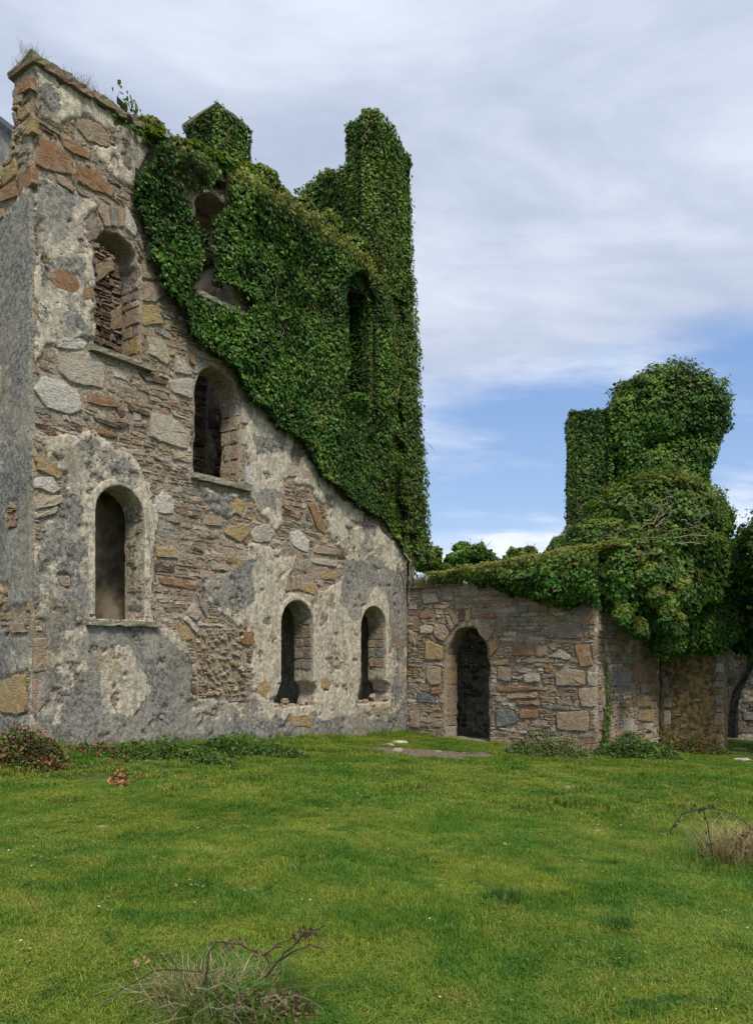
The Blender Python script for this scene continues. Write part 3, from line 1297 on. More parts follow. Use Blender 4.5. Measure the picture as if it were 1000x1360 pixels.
for pts, c in (
    ([(49, 182), (70, 189), (96, 212), (94, 232), (68, 228), (46, 218)], 'O'),
    ([(79, 182), (96, 188), (120, 204), (118, 212), (98, 206), (82, 194)], 'O'),
    ([(101, 220), (124, 226), (152, 254), (148, 261), (120, 252), (102, 242)], 'O'),
    ([(100, 157), (130, 164), (144, 180), (142, 196), (116, 188), (100, 170)], 'B'),
    ([(69, 228), (90, 238), (98, 252), (94, 256), (74, 242)], 'K'),
    ([(162, 208), (174, 204), (178, 212), (170, 224), (160, 218)], 'K'),
    ([(60, 362), (76, 354), (98, 362), (110, 378), (104, 392), (82, 388), (64, 378)], 'O'),
    ([(86, 298), (108, 286), (109, 320), (90, 310)], 'P'),
    ([(111, 292), (124, 284), (133, 304), (126, 318), (110, 322)], 'M'),
    ([(128, 274), (143, 272), (145, 302), (137, 303)], 'K'),
    ([(146, 272), (153, 274), (155, 302), (147, 302)], 'G'),
    ([(155, 274), (164, 280), (163, 302), (157, 303)], 'K'),
    ([(166, 272), (182, 306), (179, 316), (165, 303)], 'W'),
    ([(182, 310), (191, 326), (188, 334), (180, 318)], 'K'),
    ([(90, 330), (120, 332), (122, 340), (92, 338)], 'K'),
    ([(112, 368), (122, 364), (122, 400), (108, 398)], 'O'),
    ([(189, 374), (214, 376), (220, 392), (204, 402), (189, 400)], 'K'),
    ([(189, 350), (200, 356), (204, 372), (189, 370)], 'B'),
    ([(189, 404), (206, 406), (216, 430), (189, 434)], 'Y'),
    ([(70, 452), (98, 445), (115, 455), (110, 465), (75, 462)], 'W'),
    ([(71, 469), (120, 467), (139, 487), (137, 517), (92, 507), (77, 495)], 'P'),
    ([(43, 500), (67, 499), (97, 512), (110, 535), (107, 554), (77, 547), (46, 537)], 'W'),
    ([(202, 549), (227, 552), (250, 575), (247, 597), (212, 587), (197, 580)], 'P'),
    ([(225, 597), (254, 602), (254, 615), (230, 612)], 'C'),
    ([(194, 446), (217, 452), (226, 480), (222, 485), (197, 470)], 'C'),
    ([(232, 472), (245, 480), (254, 499), (232, 495)], 'P'),
    ([(222, 505), (254, 502), (254, 529), (227, 520)], 'P'),
    ([(249, 462), (261, 472), (257, 486), (250, 480)], 'O'),
    ([(182, 494), (205, 497), (220, 512), (190, 505)], 'D'),
    ([(115, 522), (150, 530), (155, 542), (115, 535)], 'O'),
    ([(121, 555), (155, 557), (172, 565), (160, 571), (130, 562)], 'D'),
    ([(116, 567), (152, 575), (155, 581), (118, 576)], 'O'),
    ([(167, 537), (197, 547), (197, 554), (170, 545)], 'D'),
    ([(44, 602), (67, 610), (84, 626), (80, 637), (48, 625)], 'Y'),
    ([(45, 635), (67, 632), (80, 650), (67, 655), (45, 647)], 'W'),
    ([(89, 637), (102, 647), (100, 660), (88, 652)], 'W'),
    ([(43, 660), (80, 657), (85, 667), (45, 677)], 'C'),
    ([(43, 681), (77, 672), (75, 680), (45, 690)], 'P'),
    ([(205, 662), (217, 652), (229, 662), (229, 684), (207, 681)], 'W'),
    ([(299, 667), (310, 659), (325, 667), (320, 685), (300, 680)], 'Y'),
    ([(300, 700), (330, 695), (332, 707), (317, 720), (297, 710)], 'Y'),
    ([(337, 700), (355, 696), (365, 707), (357, 720), (335, 720), (331, 710)], 'P'),
    ([(385, 707), (397, 705), (409, 717), (407, 735), (387, 725)], 'W'),
    ([(272, 685), (294, 687), (294, 700), (270, 697)], 'K'),
    ([(205, 725), (230, 730), (237, 742), (207, 740)], 'Y'),
    ([(210, 766), (247, 772), (262, 780), (250, 784), (212, 775)], 'O'),
    ([(312, 740), (335, 742), (330, 760), (312, 760)], 'Y'),
    ([(277, 750), (310, 752), (310, 760), (280, 757)], 'K'),
    ([(407, 670), (415, 667), (430, 695), (431, 710), (422, 705)], 'O'),
    ([(245, 815), (257, 800), (266, 817), (260, 825)], 'P'),
    ([(261, 788), (276, 805), (272, 820), (264, 804)], 'G'),
    ([(242, 822), (247, 818), (263, 836), (259, 841)], 'W'),
    ([(235, 827), (250, 834), (256, 849), (237, 852)], 'Y'),
    ([(320, 822), (327, 822), (327, 832), (320, 837)], 'M'),
    ([(320, 840), (335, 837), (340, 855), (322, 858)], 'O'),
    ([(376, 775), (382, 765), (385, 785), (377, 785)], 'Y'),
    ([(386, 765), (390, 765), (391, 784), (386, 784)], 'K'),
    ([(392, 765), (396, 765), (397, 784), (392, 784)], 'B'),
    ([(398, 766), (402, 766), (401, 785), (398, 785)], 'K'),
    ([(404, 775), (420, 775), (416, 790), (403, 787)], 'Y'),
    ([(425, 760), (447, 760), (445, 772), (425, 770)], 'Y'),
    ([(424, 812), (432, 812), (435, 830), (422, 832)], 'M'),
    ([(417, 724), (450, 729), (447, 737), (415, 734)], 'K'),
    ([(412, 740), (447, 745), (446, 752), (412, 749)], 'P'),
    ([(321, 617), (332, 620), (339, 647), (327, 643)], 'W'),
    ([(320, 570), (338, 573), (342, 594), (320, 591)], 'P'),
    ([(320, 531), (335, 542), (338, 560), (320, 563)], 'P'),
    ([(43, 847), (67, 847), (81, 877), (73, 887), (43, 895)], 'B'),
    ([(43, 901), (54, 905), (60, 919), (50, 946), (43, 950)], 'K'),
    ([(43, 960), (67, 960), (74, 978), (66, 996), (43, 1000)], 'B'),
    ([(73, 764), (92, 766), (91, 780), (79, 778)], 'K'),
    ([(342, 907), (352, 900), (359, 914), (349, 928), (340, 920)], 'Y'),
    ([(424, 900), (436, 900), (436, 917), (425, 913)], 'Y'),
    ([(454, 868), (464, 871), (462, 885), (455, 883)], 'Y'),
    ([(456, 889), (470, 896), (468, 915), (457, 910)], 'Y'),
    ([(520, 847), (534, 850), (534, 861), (522, 858)], 'O'),
    ([(384, 950), (412, 950), (412, 966), (386, 964)], 'Y'),
    ([(488, 940), (516, 938), (512, 950), (490, 951)], 'B'),
    ([(379, 618), (396, 620), (396, 634), (380, 632)], 'P'),
    ([(398, 622), (412, 628), (416, 640), (399, 638)], 'K'),
    ([(262, 640), (285, 640), (283, 648), (262, 646)], 'M'),
):
    add_px(SA, A, pts, c, .05)

occ_A = [p for (_, p, _, _) in SA]


def grow(poly, d):
    poly = np.asarray(poly)
    c = poly.mean(0)
    L = np.hypot(*(poly - c).T)
    return c + (poly - c) * (1 + d / np.maximum(L, .05))[:, None]


occ_Ag = [grow(p, .022) for p in occ_A]
ops_Ag = [grow(p, .03) for p in OPS_A]
sills_A = []


def free_A(s, z):
    s = np.asarray(s, float)
    z = np.broadcast_to(z, s.shape).astype(float)
    _, c = fields_A(s, z)
    f = c[:, 0] < .5
    for q in occ_Ag + ops_Ag:
        f &= ~pip(s, z, q)
    f &= ~(pip(s, z - .0, IVY_A) & pip(s, z - .25, IVY_A) & pip(s - .2, z, IVY_A) & ~pip(s, z, BARE_A))
    for (a, b, z0_, z1_) in ((.85, 2.1, 6.42, 6.62), (3.0, 4.4, 4.70, 4.90), (.8, 2.2, 2.0, 2.15)):
        f &= ~((s > a) & (s < b) & (z > z0_) & (z < z1_))
    f &= z < 10.45
    return f


hp = HOLES_A[0]


def free_pit(s, z):
    return pip(s, np.broadcast_to(z, np.shape(s)), hp)


def free_A2(s, z):
    return free_A(s, z) & ~free_pit(s, z)


pal_A = list('KKKBBBBPPPOMMGGDYKBPCKB')
stones = [(A, p, h, c) for (p, h, c) in rubble(A, .02, 9.95, -.6, 10.5, free_A2, (.055, .07, .09, .11, .13), (.14, .2, .28, .36, .5), pal_A, 5)]
stones += [(A, p, h, c) for (p, h, c) in rubble(A, 2.9, 4.6, .3, 3.2, free_pit, (.045, .065, .085), (.04, .07, .09, .13), list('KBPOCYC'), 6, (.01, .06), .15, .026, .09)]
rp = random.Random(17)
for k in range(520):
    cx_, cz_ = rp.uniform(2.7, 4.8), rp.uniform(.2, 3.3)
    if not pip(np.array([cx_]), np.array([cz_]), grow(hp, -.05))[0]:
        continue
    r0_ = rp.uniform(.022, .065)
    m_ = rp.choice((5, 6, 7))
    ph = rp.uniform(0, 6)
    stones.append((A, np.array([(cx_ + r0_ * rp.uniform(.8, 1.5) * math.cos(ph + 6.283 * i / m_), cz_ + r0_ * rp.uniform(.6, 1.0) * math.sin(ph + 6.283 * i / m_)) for i in range(m_)]),
                   rp.uniform(.035, .085), np.array(PAL[rp.choice('KBPOCYCBC')]) * rp.uniform(.7, 1.1)))
emit_stones(SA + stones, fw, 290)

# sills, window surrounds
for (px0, px1, pxm, y, th, seed) in ((117, 199, 125, 462, .085, 1), (253, 330, 258, 630, .10, 2), (111, 208, 125, 824, .09, 3), (256, 320, 257, 386, .10, 4)):
    s0, _ = A.inv(px0, y)
    s1, _ = A.inv(px1, y)
    _, zt = A.inv(pxm, y)
    ob = box_pl('window_sill', fw, A, float(s0), float(s1), float(zt) - th, float(zt) + .015, -.50, .13, M_SLAB, .008, 10, seed)
band('window_surround', fw, A, OP_LL, .12, .065, M_WALL, 2.2, 3)
band('window_surround', fw, A, OP_R1, .11, .065, M_WALL, .95, 4)
band('window_surround', fw, A, OP_R2, .11, .065, M_WALL, .95, 5)

# loose broken stones in the feet of the two right-hand openings
brk = []
r_ = random.Random(4)
for op in (OP_R1b, OP_R2b):
    s0, s1 = op[:, 0].min(), op[:, 0].max()
    z0 = op[:, 1].min()
    for k in range(9):
        a = r_.uniform(s0 + .02, s1 - .15)
        zz = z0 + r_.uniform(0, .10)
        wd, hg = r_.uniform(.06, .18), r_.uniform(.03, .10)
        dpt = r_.uniform(-.40, -.02)
        pl2 = A.shift(-dpt)
        brk.append((pl2, np.array([(a, zz), (a + wd, zz), (a + wd * .95, zz + hg), (a + .02, zz + hg * .9)]), .06, np.array(PAL[r_.choice('BKPCG')])))
emit_stones(brk, fw, 99, 'broken_stone')

# stones facing the visible right-hand jambs
jamb_items = []
for (op, zlo, cset) in ((OP_UL, 6.6, 'BYKPPM'), (OP_M, 4.95, 'BPKBCP'), (OP_R1, 1.2, 'BMGK'), (OP_R2, 1.2, 'BGKD'), (OP_TM, 8.4, 'PCKB'), (OP_LL, 2.3, 'GB')):
    s1 = op[1][0]
    zc = op[2][1]
    pj = Plane(A.P(s1, 0)[:2], -A.N, -A.U)       # plane of the jamb: direction inward, facing back along the wall
    rr_ = random.Random(int(zlo * 10))
    z = zlo
    while z < zc + .1:
        hg = rr_.uniform(.12, .34) if op is not OP_LL else rr_.uniform(.08, .12)
        a = .015
        while a < .42:
            wd = rr_.uniform(.12, .4)
            b = min(a + wd, .50)
            if op is OP_LL and rr_.random() < .75:
                a = b + .01
                continue
            jamb_items.append((pj, np.array([(a, z + .01), (b, z + .01), (b, z + hg - .01), (a, z + hg - .01)]), .022, np.array(PAL[rr_.choice(cset)]) * rr_.uniform(.8, 1.05)))
            a = b + .012
        z += hg
emit_stones(jamb_items, fw, 60, 'jamb_stone')

# coping slabs along the parapet
cop = [(-.07, .95), (.97, 2.02), (2.05, 3.0), (3.02, 4.1), (4.12, 5.2), (5.22, 6.3), (6.33, 7.4), (7.42, 8.38)]
for k, (a, b) in enumerate(cop):
    dz = (.0, .03, -.01, .02, 0, .01, -.02, 0)[k]
    box_pl('coping_stone', fw, A, a, b, 10.50 + dz, 10.64 + dz, -.58, .13, M_COPE, .009, 12, 20 + k)
for k, (a, b, zz) in enumerate(((.30, .62, 10.67), (.70, .92, 10.64))):
    box_pl('loose_stone', fw, A, a, b, zz, zz + .10, -.42, .02, M_COPE, .025, 3, 30 + k)

# ---- end wall
ew = empty('end_wall', (0, 0, 0))
ew.parent = house
zt_E = np.array([(0, 10.5), (.50, 10.5), (.53, 9.75), (.62, 9.55), (.85, 9.40), (.95, 9.25), (1.3, 9.35), (1.8, 9.1), (2.4, 9.2), (3, 8.6), (4, 8.3), (6.5, 7.6)])
top_E = lambda s: np.interp(s, zt_E[:, 0], zt_E[:, 1]) + (fbm(s * 8, 0 * s, 0, 91, 2) - .5) * .10 * (s > .5)
zE = lambda px, py: E.inv(px, py)[1]


def fields_E(s, z):
    n1 = fbm(s * 2.2, z * 2.2, 20, 3, 4) - .5
    n2 = fbm(s * 2.2, z * 2.2, 29, 4, 4) - .5
    lo = float(E.inv(20, 268)[1])
    p = (z + n1 * .4 < lo - s * .3 + .1).astype(float)
    for q in ([(0, 770), (12, 775), (10, 806), (40, 800), (40, 846), (8, 842), (0, 830)], [(0, 900), (40, 890), (40, 952), (0, 948)], [(10, 668), (26, 664), (26, 702), (12, 706)]):
        p = np.where(pip(s + n1 * .12, z + n2 * .12, E.poly(q)), 0, p)
    g = p * (.62 + .75 * smooth(.35, .65, fbm(s * .7, z * .45, 21, 66, 4)) + n2 * .5) + (1 - p) * smooth(.55, .7, n1 + .5) * .4
    g = np.where(z < 3.4, g * .9, g)
    oc = smooth(.05, .2, fbm(s * 1.5, z * 1.1, 3, 48, 3) - .5) * .35
    h = p * .03 + (fbm(s * 6, z * 6, 0, 62, 3) - .5) * .028 + (fbm(s * .8, z * .8, 0, 65, 2) - .5) * .04
    return h, np.stack([p, np.clip(g, 0, 1), oc], 1)


wall_skin('masonry', ew, E, 0, 6.5, -.8, top_E, .045, [], fields_E, .5)
SE = []
for pts, c in (
    ([(3, 905), (20, 898), (37, 894), (37, 948), (20, 950), (2, 946)], 'Y'),
    ([(16, 830), (36, 810), (37, 842), (15, 838)], 'B'),
    ([(0, 777), (7, 784), (6, 800), (0, 806)], 'Y'),
    ([(31, 165), (48, 152), (48, 176), (32, 182)], 'Y'),
    ([(28, 230), (46, 222), (46, 246), (28, 262)], 'O'),
    ([(26, 112), (44, 100), (46, 118), (28, 126)], 'O'),
    ([(5, 232), (24, 212), (25, 232), (6, 250)], 'Y'),
    ([(2, 255), (24, 240), (26, 262), (4, 270)], 'O'),
):
    add_px(SE, E, pts, c, .05)
occ_E = [grow(p, .02) for (_, p, _, _) in SE]


def free_E(s, z):
    s = np.asarray(s, float)
    z = np.broadcast_to(z, s.shape).astype(float)
    _, c = fields_E(s, z)
    f = (c[:, 0] < .5) & (z < top_E(s) - .06)
    for q_ in occ_E:
        f &= ~pip(s, z, q_)
    return f


emit_stones(SE + [(E, p, h, c) for (p, h, c) in rubble(E, .03, 4.0, -.2, 10.4, free_E, (.08, .12, .16, .2), (.16, .24, .34), list('YOBBKKPMY'), 15, (.02, .06))], ew, 200)

# ---- rear wall, added shade slabs, gable, chimney and corner pier
TB = 3.0
Bk = A.shift(TB)


def fields_in(s, z):
    p = (z + (fbm(s * 1.5, z * 1.5, 0, 71, 3) - .5) * 1.4 < 5.6).astype(float)
    p = np.where(pip(s, z, np.array([(5.8, 5), (6.5, 5), (6.6, 9), (6.0, 9)])) & (fbm(s * 3, z * 3, 0, 72, 2) < .62), 1, p)
    h = p * .03 + (fbm(s * 5, z * 5, 0, 73, 3) - .5) * .04
    return h, np.stack([p * .9, .25 + .35 * fbm(s * 2, z * 2, 0, 74, 3), .5 + 0 * p], 1)


rw = empty('rear_wall', (0, 0, 0))
rw.parent = house
wall_skin('masonry', rw, Bk, 0, 10, -1.2, lambda s: 8.8 + 3.7 * (s > 1.65) + (fbm(s, 0 * s, 0, 75, 2) - .5) * .3, .07, [], fields_in, .5, M_WALL)
bst = rubble(Bk, 2.0, 8.6, 4.8, 12.4, lambda s, z: fields_in(s, np.broadcast_to(z, s.shape))[1][:, 0] < .5, (.05, .07, .10, .14), (.2, .3, .45), list('MKDBGMDK'), 33, (.02, .07))
for pts in ([(126, 352), (148, 344), (150, 358), (127, 376)], [(146, 412), (162, 406), (164, 432), (145, 440)]):
    bst.append((Bk.poly(pts), .09, np.array(PAL['B'])))
emit_stones([(Bk, p, h, c) for (p, h, c) in bst], rw, 60)


def slab(name, parent, pl, s0, s1, z0, z1, h0, h1, mat):
    return box_pl(name, parent, pl, s0, s1, z0, z1, h0, h1, mat, .02, 6, 5)


slab('lower_shade_slab', house, A, .5, 8.9, 4.45, 4.70, -TB + .02, -.53, M_INPLAST)  # unseen slab added to darken the lower openings
slab('upper_shade_slab', house, A, 1.2, 8.3, 10.34, 10.46, -1.1, -.53, M_INPLAST)  # unseen strip added to darken the heads of the upper arches
slab('blocking_wall', house, A, .55, 3.6, -.9, 4.44, -1.45, -1.15, M_INPLAST)
# right gable and pier
box_pl('gable_foot', house, A, 9.40, 9.96, -1.2, 4.3, -TB - .5, -.54, M_INPLAST, .03, 4, 7)
box_pl('gable_wall', house, A, 8.75, 9.66, 4.31, 13.55, -TB - .5, -.54, M_INPLAST, .03, 4, 8)
box_pl('corner_pier', house, A, 8.55, 9.66, 10.50, 14.45, -.50, -.02, M_INPLAST, .03, 4, 9)
# party wall inside between left window and the middle one
slab('cross_wall', house, A, 4.30, 4.60, -1.0, 4.44, -TB + .02, -.53, M_INPLAST)

# chimney behind the parapet
Ct = A.shift(1.2)
c_s, _ = Ct.inv(289, 200)
c_e, _ = Ct.inv(322, 200)
c_s, c_e = float(c_s), float(c_e)
_, zc_top = Ct.inv(289, 146)
zc_top = float(zc_top)
ch = box_pl('chimney_stack', house, Ct, c_s, c_e, 9.0, zc_top, -.95, 0, M_INPLAST, .015, 3, 12)
box_pl('chimney_cap', house, Ct, c_s - .10, c_e + .10, zc_top + .002, zc_top + .085, -1.05, .10, M_SLAB, .015, 4, 13)

# =================================================================== IVY ON THE HOUSE
Yb = A.O[1]


def thick_A(s, z):
    t = .06 + .26 * fbm(s * 1.0, z * 1.0, 0, 101, 2) + .34 * (fbm(s * 2.6, z * 2.6, 0, 102, 3) - .25)
    t = np.maximum(t, .05)
    t = t + .25 * smooth(9.6, 10.5, z) * smooth(8.6, 7.8, s)
    t = t * (1 - .45 * smooth(8.2, 9.4, s))
    side = np.exp(-((s - 6.85) / .35) ** 2) + np.exp(-((s - 8.75) / .28) ** 2)
    t = t + .20 * side * smooth(6.2, 7.0, z) * smooth(10.6, 9.8, z)
    # thin over the window recess that stays hollow
    t = t * (1 - .6 * pip(s, z, grow(OP_TR, .1)))
    # ragged channel below that opening
    q = pip(s + .0 * z, z, CHAN)
    t = np.where(q, t * .35, t)
    return t


CHAN = A.poly([(444, 490), (462, 490), (488, 560), (476, 580), (442, 578), (438, 530)])


OP_TR6 = OP_TR + np.array([[0, .15 if q_[1] < 9 else 0] for q_ in OP_TR])


def in_ivy_A(s, z):
    n1 = (fbm(s * 3, z * 3, 0, 111, 3) - .5) * .3
    n2 = (fbm(s * 3, z * 3, 5, 112, 3) - .5) * .3
    m = pip(s + n1, z + n2, IVY_A) & (s < 9.70 + .8 * np.clip((14.5 - z) / 11, 0, 1)) & (z < 10.75)
    m &= ~pip(s + n1, z + n2, BARE_A)
    m &= ~pip((s - 7.9) * 1.15 + 7.9 + n1 * .5, z + .15 + n2 * .5, OP_TR6)
    m &= ~pip(s + n1 * .3, z + n2 * .3, OP_M)
    m &= ~(pip(s, z, OP_TM) & (s < 3.40 + n1 * .6))
    m &= ~((s > 2.98) & (s < 4.2) & (z > 8.14) & (z < 8.36))
    return m


ivy = empty('ivy', tuple(A.P(6.0, -.3, .05)), label='dense green ivy covering the upper right of the tall house front and corner pier', cat='ivy')


def corner_fill(sh, pt, n1, n2, z0, z1, seed, yel=.15, wdt=.12, dens=1100, size=.075):
    n1, n2 = np.array(n1, float), np.array(n2, float)
    n = (n1 + n2) / np.hypot(*(n1 + n2))
    t = np.array([-n[1], n[0]])
    pc = Plane(np.array(pt) - t * wdt, t, n)
    sh.wall(pc, 0, 2 * wdt, z0, z1, lambda s, z: np.ones(np.shape(s), bool), lambda s, z: .13 + .10 * fbm(s * 3, z * 3, seed, 7, 2), dens, size, seed, lambda s, z: yel + 0 * z, resb=.1)


sh = Shell()
yel_A = lambda s, z: smooth(10.15, 10.75, z) * .75 + .12 * fbm(s, z, 0, 5, 2) + .2 * smooth(8.0, 9.6, s)
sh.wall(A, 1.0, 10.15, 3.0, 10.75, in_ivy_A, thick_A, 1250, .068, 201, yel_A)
sq_, zq_ = A.inv(470, 536)
sh.blob(A.P(float(sq_), float(zq_), -.05), (.42, .42, .22), 900, .07, 340, .1, amp=.3)
# parapet crown
Top0 = 10.66


def top_leaves(sh, pl, s0, s1, d0, d1, zf, dens, size, seed, yel):
    r = np.random.default_rng(seed)
    n = int((s1 - s0) * (d1 - d0) * dens)
    a = r.uniform(s0, s1, n)
    d = r.uniform(d0, d1, n)
    z = zf(a, d)
    P = pl.P(a, z, -d)
    P[:, 2] += r.uniform(-.10, .04, n)
    sh.P.append(P)
    sh.N.append(np.tile([0, 0, 1.0], (n, 1)) + np.array([pl.N[0], pl.N[1], 0]) * .6)
    sh.C.append(ivy_colors(P, seed, yel, 0.1))
    sh.S.append(np.full(n, size))


zcrown = lambda a, d: 10.60 + (.10 + .42 * fbm(a * 1.3, d * 1.5, 0, 131, 3)) * smooth(1.9, 3.2, a) - .25 * np.abs(d - .15) ** 2
top_leaves(sh, A, 1.9, 8.5, -.28, .62, zcrown, 1500, .08, 203, .5)
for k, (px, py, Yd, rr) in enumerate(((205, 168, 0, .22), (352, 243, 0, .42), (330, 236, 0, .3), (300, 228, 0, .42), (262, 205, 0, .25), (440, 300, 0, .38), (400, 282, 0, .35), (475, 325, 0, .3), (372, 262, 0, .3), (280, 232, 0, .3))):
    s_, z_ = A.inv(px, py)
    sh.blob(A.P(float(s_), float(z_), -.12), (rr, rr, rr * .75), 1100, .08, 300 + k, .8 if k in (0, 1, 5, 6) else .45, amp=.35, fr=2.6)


# corner pier faces
def thick_T(s, z):
    return .10 + .12 * fbm(s * 1.2, z * 1.2, 1, 121, 2) + .10 * fbm(s * 4, z * 4, 1, 122, 2) + .10 * smooth(9, 4, z)


olive = lambda s, z: .12 + .20 * fbm(s * .8, z * .8, 0, 133, 2)
zt_T = lambda s: 14.62 - .12 * smooth(8.5, 10.2, s) - .30 * smooth(8.8, 9.8, s) + .14 * (fbm(s * 4, 0 * s, 0, 135, 2) - .5)


def in_T(s, z):
    rgt = 9.78 + .95 * np.clip((14.5 - z) / 11, 0, 1) + (fbm(z * 1.5, 0 * z, 0, 136, 3) - .5) * .14
    foot = float(A.inv(552, 738)[1]) - .1 + .5 * (s < 9.9) + (fbm(s * 6, z * 0, 0, 137, 2) - .5) * .5
    return (z < zt_T(s)) & (s < rgt) & (z > foot)


AT = A
sh.wall(AT, 8.42, 10.85, 3.2, 14.8, lambda s, z: in_T(s, z) & ((z > 10.4) | (s > 8.9 + .9 * fbm(s * 2, z * 2, 0, 138, 2))), lambda s, z: thick_T(s, z) + .06, 950, .075, 205, olive)
# left flank of the pier (faces the viewer's left): plane through s=8.42
L1 = Plane(A.P(8.42, 0)[:2], -A.N, -A.U)
sh.wall(L1, -.1, .66, 10.3, 14.75, lambda s, z: z < 14.60 - .10 * s, lambda s, z: .05 + .10 * fbm(s * 3, z * 3, 0, 139, 2), 1000, .075, 206, olive)
# right flank
R1 = Plane(A.P(9.72, 0)[:2], -A.N, A.U)
sh.wall(R1, .04, 3.6, 3.2, 14.6, lambda s, z: (z < np.where(s < .6, 14.4, 13.7)), lambda s, z: (.02 + .80 * np.clip((14.5 - z) / 11, 0, 1)) * (.35 + .65 * (s < .8)) + .12 * fbm(s * 2, z * 2, 0, 141, 2), 500, .08, 207, olive)
corner_fill(sh, A.P(8.42, 0)[:2], A.N, -A.U, 10.3, 14.6, 801, .28, .2)
corner_fill(sh, A.P(9.76, -.02)[:2], A.N, A.U, 9.5, 14.2, 802, .28, .2)
# the inside of the far opening is overgrown too, its shade put into darker leaf colour
LW = Plane(A.P(8.52, 0)[:2], -A.N, -A.U)
sh.wall(LW, .02, 3.0, 6.5, 10.3, lambda s, z: z < 10.25, lambda s, z: .02 + .12 * fbm(s * 2, z * 2, 0, 147, 2), 500, .075, 216, lambda s, z: 0 * s, lambda s, z: .2 + 0 * z)
PJ6 = Plane(A.P(float(OP_TR[1][0]), 0)[:2], -A.N, -A.U)
sh.wall(PJ6, -.05, .55, float(OP_TR[0][1]) - .1, float(OP_TR[:, 1].max()) + .05, lambda s, z: np.ones(np.shape(s), bool), lambda s, z: .05 + .18 * smooth(9.6, 10.2, z) + .14 * fbm(s * 3, z * 3, 0, 148, 2), 900, .075, 217, lambda s, z: 0 * s, lambda s, z: .2 + 0 * z)
# gable flank seen behind, and its top
L2 = Plane(A.P(8.62, 0)[:2], -A.N, -A.U)
sh.wall(L2, .5, 2.45, 10.3, 13.95, lambda s, z: z < 13.62 + .3 * (fbm(s * 3, 0 * s, 0, 143, 2) - .5) - .35 * smooth(1.9, 2.45, s), lambda s, z: .15 + .25 * fbm(s * 1.6, z * 1.6, 0, 142, 3), 900, .08, 208, lambda s, z: .12 + .45 * smooth(13.2, 13.8, z))
top_leaves(sh, A, 8.45, 10.1, -.15, .62, lambda a, d: 14.50 + .10 * fbm(a * 3, d * 3, 0, 144, 2) - .30 * smooth(9.0, 10.1, a) + .0 * d, 1300, .075, 209, .35)
top_leaves(sh, A, 8.5, 10.0, .6, 2.6, lambda a, d: 13.60 + .25 * fbm(a * 2, d * 3, 0, 145, 2), 900, .08, 210, .35)
s_, z_ = A.inv(490, 160)
sh.blob(A.P(8.55, float(z_) - .05, -.1), (.26, .26, .2), 1100, .075, 330, .3, amp=.3)
# gable back/top filler
# chimney ivy: faces of the stack
cA = Ct
sh.wall(cA, c_s - .02, c_e + .05, 9.8, zc_top + .05, lambda s, z: z < zc_top + .02, lambda s, z: .05 + .10 * fbm(s * 3, z * 3, 0, 151, 2) + .18 * smooth(12.4, 11.2, z), 1000, .075, 211, lambda s, z: .15 + .3 * smooth(12.5, 11.4, z))
cL = Plane(Ct.P(c_s, 0)[:2], -A.N, -A.U)
sh.wall(cL, 0, .95, 9.8, zc_top, lambda s, z: z < zc_top, lambda s, z: .05 + .08 * fbm(s * 3, z * 3, 0, 152, 2), 1000, .075, 212, lambda s, z: .15 + 0 * z)
cR = Plane(Ct.P(c_e, 0)[:2], -A.N, A.U)
sh.wall(cR, 0, .95, 9.8, zc_top, lambda s, z: z < zc_top, lambda s, z: .05 + .14 * fbm(s * 3, z * 3, 0, 153, 2) + .1 * smooth(12.4, 11.2, z), 600, .075, 213, lambda s, z: .15 + 0 * z)
corner_fill(sh, Ct.P(c_s, 0)[:2], A.N, -A.U, 10.0, zc_top, 803, .2, .08)
corner_fill(sh, Ct.P(c_e, 0)[:2], A.N, A.U, 10.0, zc_top, 804, .2, .08)
top_leaves(sh, Ct, c_s - .05, c_e + .05, -.05, .9, lambda a, d: zc_top + .14 + .05 * fbm(a * 5, d * 5, 0, 3, 2), 350, .07, 214, .2)
# leaves hanging under the coping at far left of the ivy
sh.wall(A, 1.35, 3.2, 9.6, 10.55, lambda s, z: z > 10.50 - .42 * smooth(1.3, 2.6, s) + .12 * (fbm(s * 5, 0 * s, 0, 161, 2) - .5), lambda s, z: .10 + .12 * fbm(s * 3, z * 3, 0, 162, 2), 900, .075, 215, lambda s, z: .1 + 0 * s, back=False)
sh.build(ivy, seed=1)
# woody stems at the foot of the ivy and stray shoots
r_ = random.Random(9)
st = []
for k in range(9):
    p0 = A.P(9.85 + r_.uniform(-.12, .35), 3.0 + r_.uniform(-.4, .3), .10 + r_.uniform(0, .15))
    p1 = A.P(9.7 + r_.uniform(-.2, .5), 4.2 + r_.uniform(-.2, .5), .15 + r_.uniform(0, .1))
    st.append((wiggle(p0, p1, 6, .04, r_), [.028 * (1 - .08 * i) * r_.uniform(.5, 1) for i in range(7)]))
p0 = A.P(10.3, 6.2, .1)
q0 = pix(563, 585, 19.6)
q1 = pix(572, 592, 19.4)
q2 = pix(577, 601, 19.3)
st.append(([Vector(p0), Vector(q0), Vector(q1), Vector(q2)], [.012, .01, .008, .004]))
tubes('stem', ivy, st, M_VINE)

# =================================================================== GARDEN WALL
gw = empty('garden_wall', tuple(B.P(0, -.5)), label='low rubble stone wall with an arched doorway joining the tall ruin', cat='stone wall')
OP_D = op_from_px(B, 592, 650, 1010, 831, 622, pointed=.35)


